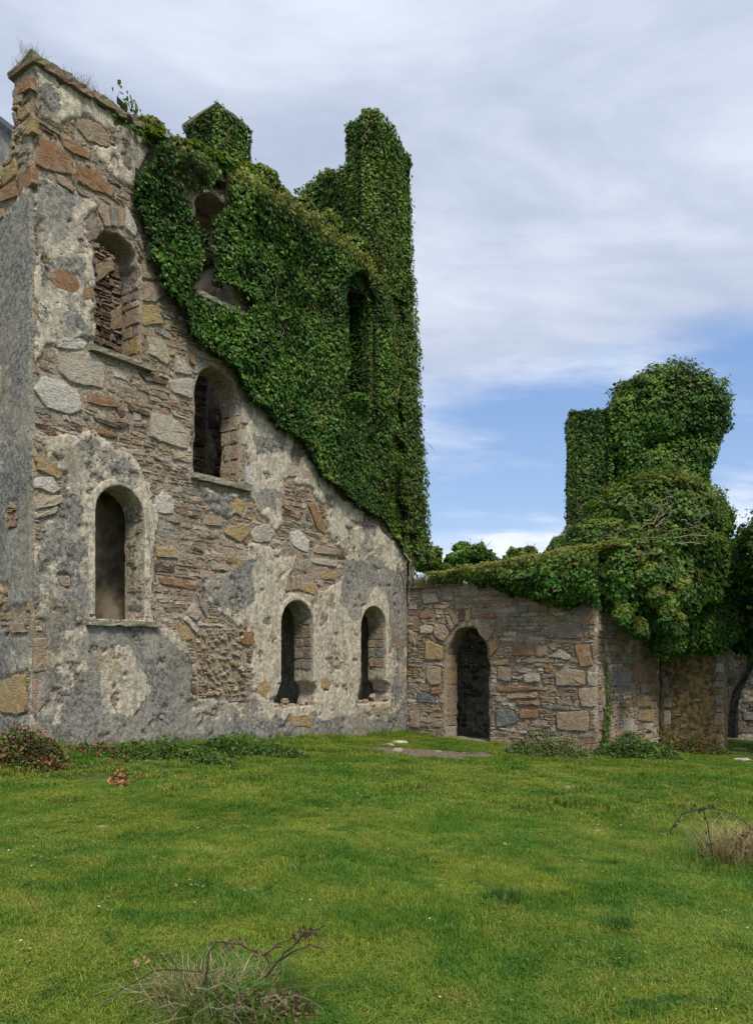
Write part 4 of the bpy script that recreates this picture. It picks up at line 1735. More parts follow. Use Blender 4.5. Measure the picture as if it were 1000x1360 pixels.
def fields_B(s, z):
    n1 = fbm(s * 3, z * 3, 40, 3, 4)
    p = (n1 > .64).astype(float) * .7
    g = .18 + .9 * smooth(.52, .68, fbm(s * 2.0, z * 2.0, 41, 8, 4)) * .6 + .2 * smooth(.5, -.4, z)
    h = (fbm(s * 6, z * 6, 0, 42, 3) - .5) * .035 + (fbm(s * .8, z * .8, 0, 43, 2) - .5) * .06 - .01
    return h, np.stack([p, np.clip(g, 0, 1), .35 + 0 * p], 1)


top_B = lambda s: 3.22 + .04 * s + (fbm(s * 3, 0 * s, 0, 92, 2) - .5) * .1
b_b = empty('door_wall', (0, 0, 0))
b_b.parent = gw
wall_skin('masonry', b_b, B, -.02, LB, -1.6, top_B, .05, [roughen(OP_D, .022, 5)], fields_B, .55)
SB = []
for pts, c in (
    ([(566, 851), (588, 858), (588, 876), (565, 876)], 'Y'),
    ([(577, 828), (591, 830), (597, 842), (590, 853), (577, 844)], 'K'),
    ([(558, 832), (575, 830), (575, 841), (559, 841)], 'P'),
    ([(544, 837), (554, 842), (552, 858), (544, 853)], 'K'),
    ([(592, 818), (598, 819), (605, 834), (600, 838)], 'K'),
    ([(599, 814), (605, 816), (608, 829), (605, 832)], 'M'),
    ([(610, 807), (616, 808), (616, 825), (611, 826)], 'D'),
    ([(620, 810), (626, 806), (625, 825), (618, 826)], 'Y'),
    ([(630, 829), (646, 826), (658, 837), (647, 853), (638, 844)], 'B'),
    ([(650, 857), (662, 846), (665, 858), (652, 873)], 'O'),
    ([(558, 812), (579, 813), (575, 821), (558, 821)], 'O'),
    ([(561, 789), (579, 788), (584, 800), (563, 802)], 'P'),
    ([(586, 788), (602, 788), (603, 798), (588, 797)], 'G'),
    ([(572, 914), (587, 913), (587, 922), (573, 922)], 'O'),
    ([(554, 918), (575, 925), (577, 934), (556, 932)], 'S'),
    ([(545, 945), (557, 943), (557, 966), (545, 966)], 'B'),
    ([(642, 814), (655, 813), (662, 821), (640, 822)], 'O'),
    ([(682, 856), (708, 856), (710, 871), (682, 871)], 'O'),
    ([(713, 858), (728, 860), (728, 871), (713, 872)], 'K'),
    ([(733, 832), (772, 827), (773, 847), (752, 849), (733, 843)], 'M'),
    ([(728, 873), (744, 862), (759, 871), (757, 876)], 'P'),
    ([(737, 895), (752, 888), (777, 891), (777, 911), (739, 911)], 'B'),
    ([(739, 946), (781, 944), (782, 972), (741, 968)], 'B'),
    ([(768, 915), (792, 913), (792, 939), (774, 939)], 'K'),
    ([(763, 858), (783, 856), (788, 884), (774, 887)], 'O'),
    ([(660, 942), (682, 944), (686, 961), (660, 966)], 'S'),
    ([(691, 942), (713, 944), (715, 953), (691, 955)], 'O'),
    ([(662, 884), (680, 889), (678, 906), (661, 902)], 'B'),
    ([(660, 912), (690, 911), (720, 911), (720, 917), (660, 918)], 'O'),
    ([(673, 922), (715, 920), (715, 926), (673, 928)], 'K'),
    ([(686, 931), (717, 931), (717, 937), (688, 936)], 'O'),
    ([(695, 895), (717, 895), (717, 906), (697, 906)], 'P'),
    ([(781, 893), (794, 893), (793, 911), (781, 911)], 'P'),
    ([(654, 878), (676, 876), (676, 882), (654, 883)], 'Y'),
    ([(568, 884), (586, 886), (586, 908), (574, 910), (566, 900)], 'B'),
):
    add_px(SB, B, pts, c, .05, 1.0)
occ_B = [grow(p, .022) for (_, p, _, _) in SB]
gB = grow(OP_D, .05)
ivyB_edge = np.array([B.inv(x, y) for x, y in ((541, 770), (600, 772), (625, 778), (648, 782), (670, 792), (700, 798), (740, 804), (795, 808))], float)


def free_B(s, z):
    s = np.asarray(s, float)
    z = np.broadcast_to(z, s.shape).astype(float)
    f = ~pip(s, z, gB) & (z < top_B(s) - .12) & (s > .03) & (s < LB - .03)
    f &= z < np.interp(s, ivyB_edge[:, 0], ivyB_edge[:, 1]) + .25
    for q_ in occ_B:
        f &= ~pip(s, z, q_)
    return f


sb = [(B, p, h, c) for (p, h, c) in rubble(B, .03, LB, -1.0, 3.2, free_B, (.05, .07, .10, .15), (.14, .22, .34, .5), list('BBBPGKBPMKBBGPOYBKPB'), 51, (.004, .035), .35, .010)]
emit_stones(SB + sb, b_b, 240)
# door jamb (left reveal is in view) and step
pj = Plane(B.P(OP_D[0][0], 0)[:2], -B.N, B.U)
ji = []
z = -.62
rr_ = random.Random(12)
while z < OP_D[2][1] + .05:
    hg = rr_.uniform(.2, .5)
    ji.append((pj, np.array([(.02, z + .01), (.5, z + .01), (.5, z + hg - .01), (.02, z + hg - .01)]), .02, np.array(PAL[rr_.choice('BYPB')]) * .9))
    z += hg
emit_stones(ji, b_b, 20, 'jamb_stone')
box_pl('door_step', b_b, B, OP_D[0][0] - .08, OP_D[1][0] + .06, -.72, -.555, -.55, .16, M_SLAB, .012, 6, 41)
for k, (a, b) in enumerate(((-.02, .9), (.93, 1.65))):
    box_pl('coping_stone', b_b, B, a, b, 3.20, 3.27, -.5, .10, M_COPE, .014, 5, 45 + k)
# passage behind the doorway
Bb = B.shift(2.2)
wall_skin('passage_wall', b_b, Bb, -.2, 4.2, -1.4, lambda s: 3.0 + 0 * s, .12, [], fields_in, .4)
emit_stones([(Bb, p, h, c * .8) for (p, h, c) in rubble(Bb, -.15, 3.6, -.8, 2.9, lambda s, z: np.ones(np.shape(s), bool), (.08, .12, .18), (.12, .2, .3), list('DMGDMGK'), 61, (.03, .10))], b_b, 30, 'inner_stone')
box_pl('passage_shade_slab', b_b, B, -.2, 4.4, 3.0, 3.15, -2.6, -.56, M_INPLAST, .02, 4, 47)  # hidden ceiling added to keep the doorway interior dark
for (a, b) in ((3.7, 4.1),):
    box_pl('passage_side', b_b, B, a, b, -1.3, 2.98, -2.18, -.56, M_INPLAST, .02, 2, 48)

# return wall
b_c = empty('return_wall', (0, 0, 0))
b_c.parent = gw
wall_skin('masonry', b_c, Cp, 0, LC, -1.6, lambda s: 3.3 + (fbm(s * 3, 0 * s, 0, 93, 2) - .5) * .1, .06, [], fields_B, .5)
SC = []
for pts, c in (
    ([(820, 893), (836, 893), (836, 911), (820, 911)], 'G'),
    ([(838, 882), (864, 881), (866, 906), (840, 906)], 'O'),
    ([(822, 933), (839, 933), (839, 940), (822, 939)], 'O'),
    ([(843, 924), (864, 924), (862, 939), (845, 939)], 'Y'),
    ([(847, 944), (868, 942), (866, 959), (847, 957)], 'Y'),
    ([(857, 961), (866, 961), (866, 971), (857, 970)], 'P'),
    ([(812, 893), (818, 893), (818, 913), (812, 911)], 'S'),
    ([(824, 955), (840, 955), (843, 974), (827, 976)], 'P'),
    ([(849, 909), (864, 909), (864, 920), (851, 920)], 'B'),
    ([(799, 915), (806, 914), (806, 940), (799, 941)], 'K'),
    ([(799, 946), (806, 945), (807, 972), (799, 974)], 'B'),
):
    add_px(SC, Cp, pts, c, .05, .95)
occ_C = [grow(p, .022) for (_, p, _, _) in SC]


def free_C(s, z):
    s = np.asarray(s, float)
    z = np.broadcast_to(z, s.shape).astype(float)
    f = (z < 3.2) & (s > .03)
    for q_ in occ_C:
        f &= ~pip(s, z, q_)
    return f


emit_stones(SC + [(Cp, p, h, c) for (p, h, c) in rubble(Cp, .03, LC, -1.0, 3.1, free_C, (.07, .10, .16), (.16, .3, .42), list('BGBKOYPBM'), 52, (.015, .05), .3, .014)], b_c, 110)


# rear stretch with plaster
def fields_D(s, z):
    n = fbm(s * 2, z * 2, 0, 81, 4)
    h = .03 + (fbm(s * 5, z * 5, 0, 82, 3) - .5) * .03
    return h, np.stack([.8 + 0 * s, np.clip(-.1 + .5 * smooth(.5, .65, n), 0, 1), 1.0 + 0 * s], 1)


b_d = empty('plastered_wall', (0, 0, 0))
b_d.parent = gw
wall_skin('masonry', b_d, Dp, .02, LD, -1.6, lambda s: 2.7 + 0 * s, .07, [], fields_D, .5, M_OLIVE)
qs = []
rq = random.Random(8)
z = -1.1
while z < 1.9:
    hg = rq.uniform(.14, .36)
    wq = rq.uniform(.10, .24)
    qs.append((Dp, np.array([(LD - wq, z), (LD + .01, z + .01), (LD + .01, z + hg - .012), (LD - wq * rq.uniform(.8, 1.1), z + hg - .02)]), .06, np.array(PAL[rq.choice('BGPYB')]) * rq.uniform(.55, .85)))
    z += hg
for (a_, z_, w_, h_, c_) in ((.12, .10, .22, .30, 'G'), (.10, .45, .20, .5, 'G'), (.14, -.35, .2, .4, 'P'), (.45, -.1, .34, .07, 'Y'), (.55, -.42, .2, .12, 'B'), (.38, .62, .14, .1, 'B'), (.9, .3, .2, .08, 'B')):
    qs.append((Dp, np.array([(a_, z_), (a_ + w_, z_ + .02), (a_ + w_ * .9, z_ + h_), (a_ + .02, z_ + h_ * .95)]), .05, np.array(PAL[c_]) * .75))
emit_stones(qs, b_d, 60)

# far wall seen through the gap
Fp = Plane((9.5, 24.5), (.96, -.28), (-.28, -.96))
farw = empty('far_wall', tuple(Fp.P(2, -.9)), label='shaded rubble wall in the gap at the far right, behind the leaning tree', cat='stone wall')
wall_skin('masonry', farw, Fp, -2, 7, -1.8, lambda s: 3.4 + 0 * s, .15, [], fields_in, .5)
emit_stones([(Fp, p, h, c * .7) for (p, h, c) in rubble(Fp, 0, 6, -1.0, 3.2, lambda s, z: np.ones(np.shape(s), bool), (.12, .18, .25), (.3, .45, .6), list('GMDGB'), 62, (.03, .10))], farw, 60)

# =================================================================== IVY ON THE GARDEN WALL
ivb = empty('ivy', tuple(B.P(3.0, 3.1, .1)), label='low ivy and grass mound sprawling along the top of the doorway wall', cat='ivy')
sh = Shell()
edgeB = lambda s: np.interp(s, ivyB_edge[:, 0], ivyB_edge[:, 1])


def thick_B(s, z):
    e = edgeB(s)
    return (.10 + .30 * smooth(0, .5, z - e) * smooth(.6, 2.2, s) + .22 * fbm(s * 1.8, z * 1.8, 0, 171, 3)) * (.5 + .5 * smooth(0, 2.0, s))


sh.wall(B, .9, 5.2, 2.2, 3.75, lambda s, z: (z > edgeB(s) + .08 + (fbm(s * 4, 0 * s, 0, 172, 3) - .5) * .4 - .05 * (s > 3)) & (z < 3.30 + .10 * s), thick_B, 1100, .085, 221, lambda s, z: .35 * smooth(3.1, 3.6, z) + .0)
zb = lambda a, d: 3.36 + .09 * a + .20 * fbm(a * 1.5, d * 1.5, 0, 173, 3) + .10 * np.sin(np.clip(d, 0, 1.4) / 1.4 * math.pi)
top_leaves(sh, B, .75, 5.6, -.35, 1.5, zb, 1100, .075, 222, .85)
sh.build(ivb, seed=2)

# =================================================================== RIGHT-HAND RUIN UNDER IVY
rt = empty('ivy_covered_tower', tuple(pix(860, 1000, 19.5)), label='bushy ivy covered ruined tower with a narrow square shoulder on its left', cat='ruined tower')
Yt = 19.5
k_ = Yt / 1000
sh = Shell()
# narrow shoulder: a standing corner of masonry under ivy
Ls = Plane(pix(803, 0, 19.2)[:2], (-.995, .10), (-.10, -.995))
w_sh = 38 * .0192
core = mesh_np('masonry_core', np.concatenate([Ls.P([0, w_sh, w_sh, 0], [z] * 4, [-.05, -.05, -1.0, -1.0]) for z in (2.0, 7.72)]),
               [(0, 1, 2, 3), (4, 7, 6, 5), (0, 4, 5, 1), (1, 5, 6, 2), (2, 6, 7, 3), (3, 7, 4, 0)], M_INPLAST, rt)
sh.wall(Ls, -.15, w_sh, 4.6, 7.85, lambda s, z: z < 7.75 + .1 * (fbm(s * 6, 0 * s, 0, 7, 2) - .5), lambda s, z: .04 + .10 * fbm(s * 2, z * 2, 0, 181, 2), 1000, .08, 231, lambda s, z: 0 * s, lambda s, z: .25 + 0 * s)
Lsl = Plane(Ls.P(w_sh, 0)[:2], (.10, .995), (-.995, .10))
sh.wall(Lsl, 0, 1.0, 4.6, 7.75, lambda s, z: z < 7.75, lambda s, z: .04 + .08 * fbm(s * 2, z * 2, 0, 182, 2), 900, .08, 232, lambda s, z: 0 * s)
corner_fill(sh, Ls.P(0, 0)[:2], Ls.N, -Ls.U, 4.6, 7.75, 805, .05, .1)
corner_fill(sh, Ls.P(w_sh, 0)[:2], Ls.N, Ls.U, 4.6, 7.75, 806, .05, .1)
top_leaves(sh, Ls, 0, w_sh, 0, 1.0, lambda a, d: 7.76 + .05 * fbm(a * 4, d * 4, 0, 3, 2), 700, .08, 233, .2)


def pxblob(px, py, rx, ry, Y, dep=.85):
    c = pix(px, py, Y)
    return (c, np.array([rx * Y / 1000, rx * Y / 1000 * dep, ry * Y / 1000]))


bl = [pxblob(884, 552, 76, 64, 19.6), pxblob(922, 566, 40, 48, 19.4), pxblob(838, 572, 34, 62, 19.3), pxblob(868, 630, 58, 56, 19.5), pxblob(904, 606, 46, 46, 19.4), pxblob(902, 640, 40, 40, 19.4)]
for i, (c, r) in enumerate(bl):
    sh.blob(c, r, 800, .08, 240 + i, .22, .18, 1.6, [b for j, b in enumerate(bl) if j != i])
sh.build(rt, seed=3)

bm = empty('ivy_bush', tuple(pix(870, 760, 18.6)), label='rounded yellow-green ivy mound with dead vines, below the ivy covered tower', cat='bush')
sh = Shell()
bl2 = [pxblob(872, 692, 86, 62, 18.6), pxblob(928, 694, 42, 46, 18.4), pxblob(806, 722, 58, 36, 18.3), pxblob(760, 742, 36, 20, 18.0), pxblob(860, 730, 95, 40, 18.4)]
for i, (c, r) in enumerate(bl2):
    sh.blob(c, r, 850, .08, 260 + i, .36, .17, 1.7, [b for j, b in enumerate(bl2) if j != i])
sh.build(bm, seed=4)
r_ = random.Random(21)
tw = []


def surf_pt(px, py, Yf=16.95):
    return Vector(pix(px, py, Yf))


for (a, b, am) in (((940, 712), (780, 716), .05), ((868, 695), (800, 712), .04), ((895, 668), (868, 695), .03), ((870, 700), (906, 672), .03), ((868, 695), (880, 664), .03), ((930, 722), (838, 716), .05), ((850, 700), (828, 668), .04), ((905, 690), (935, 705), .04), ((838, 716), (820, 690), .03), ((880, 664), (900, 655), .02), ((858, 708), (790, 726), .05)):
    p0, p1 = surf_pt(*a), surf_pt(*b)
    tw.append((wiggle(p0, p1, 7, am, r_), [.014, .013, .012, .010, .009, .007, .005, .004]))
for k in range(30):
    x, y = r_.uniform(800, 925), r_.uniform(664, 722)
    p0 = surf_pt(x, y, 16.95)
    p1 = surf_pt(x + r_.uniform(-26, 26), y + r_.uniform(-16, 10), 16.9)
    tw.append((wiggle(p0, p1, 4, .04, r_), [.008, .007, .006, .004, .003]))
tubes('dead_vine', bm, tw, M_VINE)

# dead shoots left of the tower
tw = []
base = pix(770, 690, 18.0)
for (a, b) in (((770, 690), (757, 630)), ((757, 630), (755, 615)), ((768, 690), (750, 700)), ((768, 690), (752, 692)), ((768, 700), (748, 712)), ((765, 680), (766, 660)), ((752, 692), (749, 682)), ((900, 610), (905, 600)), ((895, 640), (903, 600)), ((898, 625), (915, 610))):
    tw.append((wiggle(pix(*a, 17.9), pix(*b, 17.9), 5, .02, r_), [.02, .018, .014, .012, .009, .006]))
tubes('dead_shoot', rt, tw, M_TWIG)

# overhanging mass above the corner of the low wall
ov = empty('ivy_overhang', tuple(pix(820, 800, 16.8)), label='heavy dark ivy hanging over the corner of the low doorway wall', cat='ivy')
sh = Shell()
bl3 = [pxblob(912, 838, 40, 30, 18.9), pxblob(948, 828, 40, 38, 19.0), pxblob(888, 850, 26, 24, 18.5), pxblob(935, 790, 40, 50, 19.0), pxblob(770, 770, 62, 36, 16.7), pxblob(838, 765, 62, 48, 16.5), pxblob(885, 785, 52, 50, 17.2), pxblob(868, 815, 30, 30, 17.0), pxblob(905, 760, 60, 50, 18.2), pxblob(715, 770, 40, 20, 17.1)]
for i, (c, r) in enumerate(bl3):
    r = r.copy()
    r[1] *= .7
    bl3[i] = (c, r)
for i, (c, r) in enumerate(bl3):
    sh.blob(c, r, 850, .085, 280 + i, .22, .26, 1.8, [b for j, b in enumerate(bl3) if j != i])
# drooping leafy sprays
for k, (px, py) in enumerate(((858, 760), (872, 790), (885, 815), (900, 830), (905, 785), (850, 835), (890, 800), (828, 818))):
    sh.blob(pix(px, py, 16.0), (.20, .18, .26), 900, .11, 295 + k, .55, .3, 2.5)
sh.build(ov, seed=5)

# trees at far right
for n, (spec, lab) in enumerate((
    ([pxblob(985, 760, 48, 48, 20.5), pxblob(1015, 800, 55, 70, 20), pxblob(965, 815, 45, 45, 20.8), pxblob(1040, 740, 60, 50, 22), pxblob(940, 840, 40, 26, 20.9), pxblob(992, 842, 26, 28, 20.2), pxblob(1130, 745, 140, 100, 18.0), pxblob(1080, 690, 60, 50, 19.5), pxblob(1230, 690, 130, 120, 16.5)], 'dark spreading tree crown over the gap at the far right edge'),
)):
    t = empty('tree', tuple(gpt(1010, 985)), label=lab, cat='tree')
    sh = Shell()
    for i, (c, r) in enumerate(spec):
        sh.blob(c, r, 520, .11, 400 + i, .08, .28, 1.5, [b for j, b in enumerate(spec) if j != i], dark=.25)
    sh.build(t, lname='crown', cname='inner_crown', mat=M_TREE, seed=6)
    tubes('trunk', t, [(wiggle(pix(1012, 975, 20.3), pix(1015, 800, 20.3), 6, .04, r_), [.2, .18, .17, .15, .14, .12, .1])], M_BARK)

lt = empty('bare_tree', tuple(pix(972, 975, 21.3)), label='leaning bare dark tree trunk standing in the gap beside the plastered wall end', cat='tree')
g0 = pix(972, 975, 21.3)
lt.location = tuple(g0)
tubes('trunk', lt, [([Vector(g0) - Vector((0, 0, .1)), Vector(pix(974, 945, g0[1])), Vector(pix(978, 920, g0[1])), Vector(pix(990, 898, g0[1])), Vector(pix(1006, 868, g0[1]))], [.16, .13, .12, .11, .09])], M_BARK)
br = []
for (a, b) in (((996, 886), (975, 870)), ((990, 884), (972, 866)), ((1000, 872), (980, 868)), ((985, 876), (982, 868)), ((1003, 880), (1018, 865))):
    br.append((wiggle(pix(*a, g0[1]), pix(*b, g0[1]), 5, .03, r_), [.035, .03, .022, .016, .01, .006]))
tubes('branch', lt, br, M_VINE)

# =================================================================== TREES BEYOND THE WALL
far_trees = [
    ('rounded dark green bush showing above the low wall, the largest and leftmost full crown', [(628, 745, 32, 22), (650, 748, 14, 12), (608, 750, 18, 12)], .1),
    ('ragged bush with pale gaps above the low wall, just left of the ivy mound', [(690, 746, 18, 18), (704, 738, 10, 14), (672, 750, 18, 9), (712, 748, 8, 10)], .3),
    ('small pale green bush peeping out beside the foot of the ivy pier', [(572, 745, 14, 16), (560, 748, 12, 12), (588, 755, 12, 8)], .5),
    ('small leafy crown tucked against the left foot of the ivy mound', [(742, 728, 14, 14), (733, 735, 9, 10)], .15)]
for n, (lab, bls, yy) in enumerate(far_trees):
    Yd = 34 - 2 * n
    t = empty('bush', (float(pix(bls[0][0], 0, Yd)[0]), Yd, float(ground_z(0, 30))), label=lab, cat='tree' if n == 0 else 'bush')
    sh = Shell()
    bb = [pxblob(x, y, rx, ry, Yd) for (x, y, rx, ry) in bls]
    for i, (c, r) in enumerate(bb):
        sh.blob(c, r, 420, .15, 420 + 10 * n + i, yy, .45, 1.3, [b for j, b in enumerate(bb) if j != i])
    sh.build(t, lname='crown', cname='inner_crown', mat=M_TREE, seed=30 + n, spread=.7)
    c0 = bb[0][0]
    tubes('trunk', t, [(wiggle((c0[0], c0[1], -1), tuple(c0), 5, .05, r_), [.18, .16, .15, .13, .12, .1])], M_BARK)
    tw = []
    for k in range(10):
        a = bb[k % len(bb)]
        top = a[0] + a[1] * np.array([r_.uniform(-.8, .8), r_.uniform(-.5, .5), r_.uniform(1.0, 1.35)])
        tw.append((wiggle(tuple(a[0] + a[1] * np.array([0, 0, .3])), tuple(top), 4, .04, r_), [.03, .025, .02, .012, .006]))
    tubes('twig', t, tw, M_TWIG)

# =================================================================== NEIGHBOUR BUILDING
nb = empty('neighbour_house', tuple(pix(-120, 900, 24)), label='grey rendered gable with a slate edge just behind the house at far left', cat='house')
Np = Plane(pix(60, 0, 24)[:2], (-.92, .39), (-.39, -.92))
na, nza = (float(q_) for q_ in Np.inv(20, 183))
nb_, nzb = (float(q_) for q_ in Np.inv(0, 166))
sl = (nzb - nza) / (nb_ - na)


def quadwall(name, pl, pts, h0, h1, mat, parent):
    V = np.concatenate([pl.P([p[0] for p in pts], [p[1] for p in pts], [h] * len(pts)) for h in (h0, h1)])
    n = len(pts)
    F = [tuple(range(n)), tuple(range(2 * n - 1, n - 1, -1))] + [(i, (i + 1) % n, n + (i + 1) % n, n + i)[::-1] for i in range(n)]
    return mesh_np(name, V, F, mat, parent)


ze = nza - na * sl
zpk = ze + 5 * sl
quadwall('wall', Np, [(0, -1), (10, -1), (10, ze), (5, zpk), (0, ze)], -6, 0, M_RENDER, nb)
quadwall('roof', Np, [(-.3, ze - .3 * sl), (5, zpk), (5, zpk + .16), (-.3, ze - .3 * sl + .16)], -6, .15, M_SLATE, nb)
quadwall('roof', Np, [(5.01, zpk), (10.3, ze - .3 * sl), (10.3, ze - .3 * sl + .16), (5.01, zpk + .16)], -6, .15, M_SLATE, nb)


# =================================================================== GRASS FIELD (instanced patches inside one object)
def blades(n, rad, hmin, hmax, width, seed, lean=.45, colf=None, disc=True):
    r = np.random.default_rng(seed)
    rr = rad * np.sqrt(r.uniform(0, 1, n)) if disc else rad * np.abs(r.normal(0, .5, n))
    th = r.uniform(0, 2 * math.pi, n)
    x, y = rr * np.cos(th), rr * np.sin(th)
    H = r.uniform(hmin, hmax, n)
    an = r.uniform(0, 2 * math.pi, n)
    dx, dy = np.cos(an), np.sin(an)
    L = np.abs(r.normal(0, lean, n)) * H
    wdx, wdy = -dy * width / 2, dx * width / 2
    V = np.stack([
        np.stack([x - wdx, y - wdy, 0 * x - .01], 1), np.stack([x + wdx, y + wdy, 0 * x - .01], 1),
        np.stack([x + dx * L * .35 - wdx * .8, y + dy * L * .35 - wdy * .8, H * .6], 1), np.stack([x + dx * L * .35 + wdx * .8, y + dy * L * .35 + wdy * .8, H * .6], 1),
        np.stack([x + dx * L, y + dy * L, H * (1 - .25 * np.abs(L / H))], 1)], 1).reshape(-1, 3)
    k = np.arange(n)[:, None] * 5
    F = np.concatenate([k + [[0, 1, 3]], k + [[0, 3, 2]], k + [[2, 3, 4]]])
    b = r.uniform(.6, 1.35, n)
    c = np.stack([b, b, b], 1)
    straw = r.random(n) < .10
    c[straw] = [2.1, 1.25, 2.6]
    lt = r.random(n) < .15
    c[lt] = [1.7, 1.45, 1.4]
    c = np.repeat(c, 5, axis=0)
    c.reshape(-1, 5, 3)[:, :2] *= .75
    return V, F, c


def grass_object(name, sources, pts, rots, scls, which, label):
    """one mesh holding the source tufts and the seed points; geometry nodes instance the tufts"""
    VV, FF, CC, SRC = [], [], [], []
    b = 0
    for i, (V, F, c) in enumerate(sources):
        VV.append(V)
        FF.append(F + b)
        CC.append(c)
        SRC.append(np.full(len(V), i + 1))
        b += len(V)
    n = len(pts)
    VV.append(pts)
    CC.append(np.ones((n, 3)))
    SRC.append(np.zeros(n, int))
    V = np.concatenate(VV)
    F = np.concatenate(FF)
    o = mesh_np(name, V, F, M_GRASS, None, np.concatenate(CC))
    me = o.data
    at = me.attributes.new('src', 'INT', 'POINT')
    at.data.foreach_set('value', np.concatenate(SRC).astype(np.int32))
    full = np.zeros(len(V))
    full[-n:] = which
    at = me.attributes.new('pick', 'INT', 'POINT')
    at.data.foreach_set('value', full.astype(np.int32))
    full = np.zeros((len(V), 3))
    full[-n:] = rots
    at = me.attributes.new('rot', 'FLOAT_VECTOR', 'POINT')
    at.data.foreach_set('vector', full.astype(np.float32).ravel())
    full = np.ones((len(V), 3))
    full[-n:] = scls
    at = me.attributes.new('scl', 'FLOAT_VECTOR', 'POINT')
    at.data.foreach_set('vector', full.astype(np.float32).ravel())
    g = bpy.data.node_groups.new(name + '_nodes', 'GeometryNodeTree')
    g.interface.new_socket('Geometry', in_out='INPUT', socket_type='NodeSocketGeometry')
    g.interface.new_socket('Geometry', in_out='OUTPUT', socket_type='NodeSocketGeometry')
    N = g.nodes
    L = g.links
    gi, go = N.new('NodeGroupInput'), N.new('NodeGroupOutput')

    def named(nm, typ):
        q = N.new('GeometryNodeInputNamedAttribute')
        q.data_type = typ
        q.inputs[0].default_value = nm
        return q.outputs[0]

    def eq(nm, val):
        cmp_ = N.new('FunctionNodeCompare')
        cmp_.data_type = 'INT'
        cmp_.operation = 'EQUAL'
        L.new(named(nm, 'INT'), cmp_.inputs[2])
        cmp_.inputs[3].default_value = val
        return cmp_.outputs[0]
    sp0 = N.new('GeometryNodeSeparateGeometry')
    sp0.domain = 'POINT'
    L.new(gi.outputs[0], sp0.inputs[0])
    L.new(eq('src', 0), sp0.inputs[1])
    join = N.new('GeometryNodeJoinGeometry')
    for i in range(len(sources)):
        s1 = N.new('GeometryNodeSeparateGeometry')
        s1.domain = 'POINT'
        L.new(gi.outputs[0], s1.inputs[0])
        L.new(eq('src', i + 1), s1.inputs[1])
        iop = N.new('GeometryNodeInstanceOnPoints')
        L.new(sp0.outputs[0], iop.inputs['Points'])
        L.new(eq('pick', i), iop.inputs['Selection'])
        L.new(s1.outputs[0], iop.inputs['Instance'])
        L.new(named('rot', 'FLOAT_VECTOR'), iop.inputs['Rotation'])
        L.new(named('scl', 'FLOAT_VECTOR'), iop.inputs['Scale'])
        L.new(iop.outputs[0], join.inputs[0])
    L.new(join.outputs[0], go.inputs[0])
    md = o.modifiers.new('grass', 'NODES')
    md.node_group = g
    tag(o, label, 'grass', kind='stuff')
    return o


def outside_walls(x, y):
    """true where grass may grow: outside the masonry footprints"""
    def inbox(pl, s0, s1, d0, d1):
        dx, dy = x - pl.O[0], y - pl.O[1]
        a = dx * pl.U[0] + dy * pl.U[1]
        d = -(dx * pl.N[0] + dy * pl.N[1])
        return (a > s0) & (a < s1) & (d > d0) & (d < d1)
    m = inbox(A, 0, 10, .0, 3.5) | inbox(B, -.3, LB, .0, 2.6) | inbox(Cp, -.2, LC, .0, 1.0) | inbox(Dp, 0, LD, 0, .6)
    return ~m


rg = np.random.default_rng(77)
srcs = []
for i in range(3):
    srcs.append(blades(560, .20, .018, .060, .0036, 500 + i, .8))
for i in range(2):
    srcs.append(blades(320, .22, .03, .085, .0075, 510 + i, .8))
srcs.append(blades(150, .10, .05, .13, .005, 520, .9, disc=False))
PT, WH, SCL = [], [], []
N1 = 6400
Yy = np.sqrt(rg.uniform(2.4 ** 2, 9.0 ** 2, N1))
xx = rg.uniform(-.66, .66, N1) * Yy
PT.append(np.stack([xx, Yy], 1))
WH.append(rg.integers(0, 3, N1))
N2 = 7600
Yy = np.sqrt(rg.uniform(8.5 ** 2, 23 ** 2, N2))
xx = rg.uniform(-.68, .68, N2) * Yy
PT.append(np.stack([xx, Yy], 1))
WH.append(rg.integers(3, 5, N2))
N3 = 650
Yy = np.sqrt(rg.uniform(2.8 ** 2, 19 ** 2, N3))
xx = rg.uniform(-.6, .6, N3) * Yy
PT.append(np.stack([xx, Yy], 1))
WH.append(np.full(N3, 5))
PT = np.concatenate(PT)
WH = np.concatenate(WH)
x, y = PT[:, 0], PT[:, 1]
keep = outside_walls(x, y) & (dirt_mask(x, y) < rg.uniform(.02, .35, len(x)))
keep &= (WH != 5) | (fbm(x * .9, y * .9, 0, 66, 2) > .50)
x, y, WH = x[keep], y[keep], WH[keep]
tall = fbm(x * .7, y * .7, 0, 61, 3)
tall2 = fbm(x * 2.4, y * 2.4, 0, 62, 3)
sz = .26 + .42 * smooth(.42, .75, tall) + .75 * smooth(.58, .76, tall2) + rg.uniform(-.08, .12, len(x))
# longer by the foot of the walls
dA = (x - A.O[0]) * A.N[0] + (y - A.O[1]) * A.N[1]
dB = (x - B.O[0]) * B.N[0] + (y - B.O[1]) * B.N[1]
bank = np.exp(-(((x + 4.6) / 2.6) ** 2)) * ((dA > 0) & (dA < 1.7))
sz = sz * (1 + 1.3 * bank * rg.uniform(0, 1, len(x)))
sz = sz * (1 + rg.uniform(0, 1.1, len(x)) * ((dA > 0) & (dA < .6) & (y < 19.5)) + .8 * rg.uniform(0, 1, len(x)) * ((dB > 0) & (dB < .5) & (x > 0)))
sxy = rg.uniform(.85, 1.3, len(x))
scl = np.stack([sxy, sxy, sz], 1)
rot = np.stack([rg.normal(0, .05, len(x)), rg.normal(0, .05, len(x)), rg.uniform(0, 6.28, len(x))], 1)
zz = ground_z(x, y)
grass_object('grass', srcs, np.stack([x, y, zz], 1), rot, scl, WH, 'short mown meadow grass in front of the ruin')


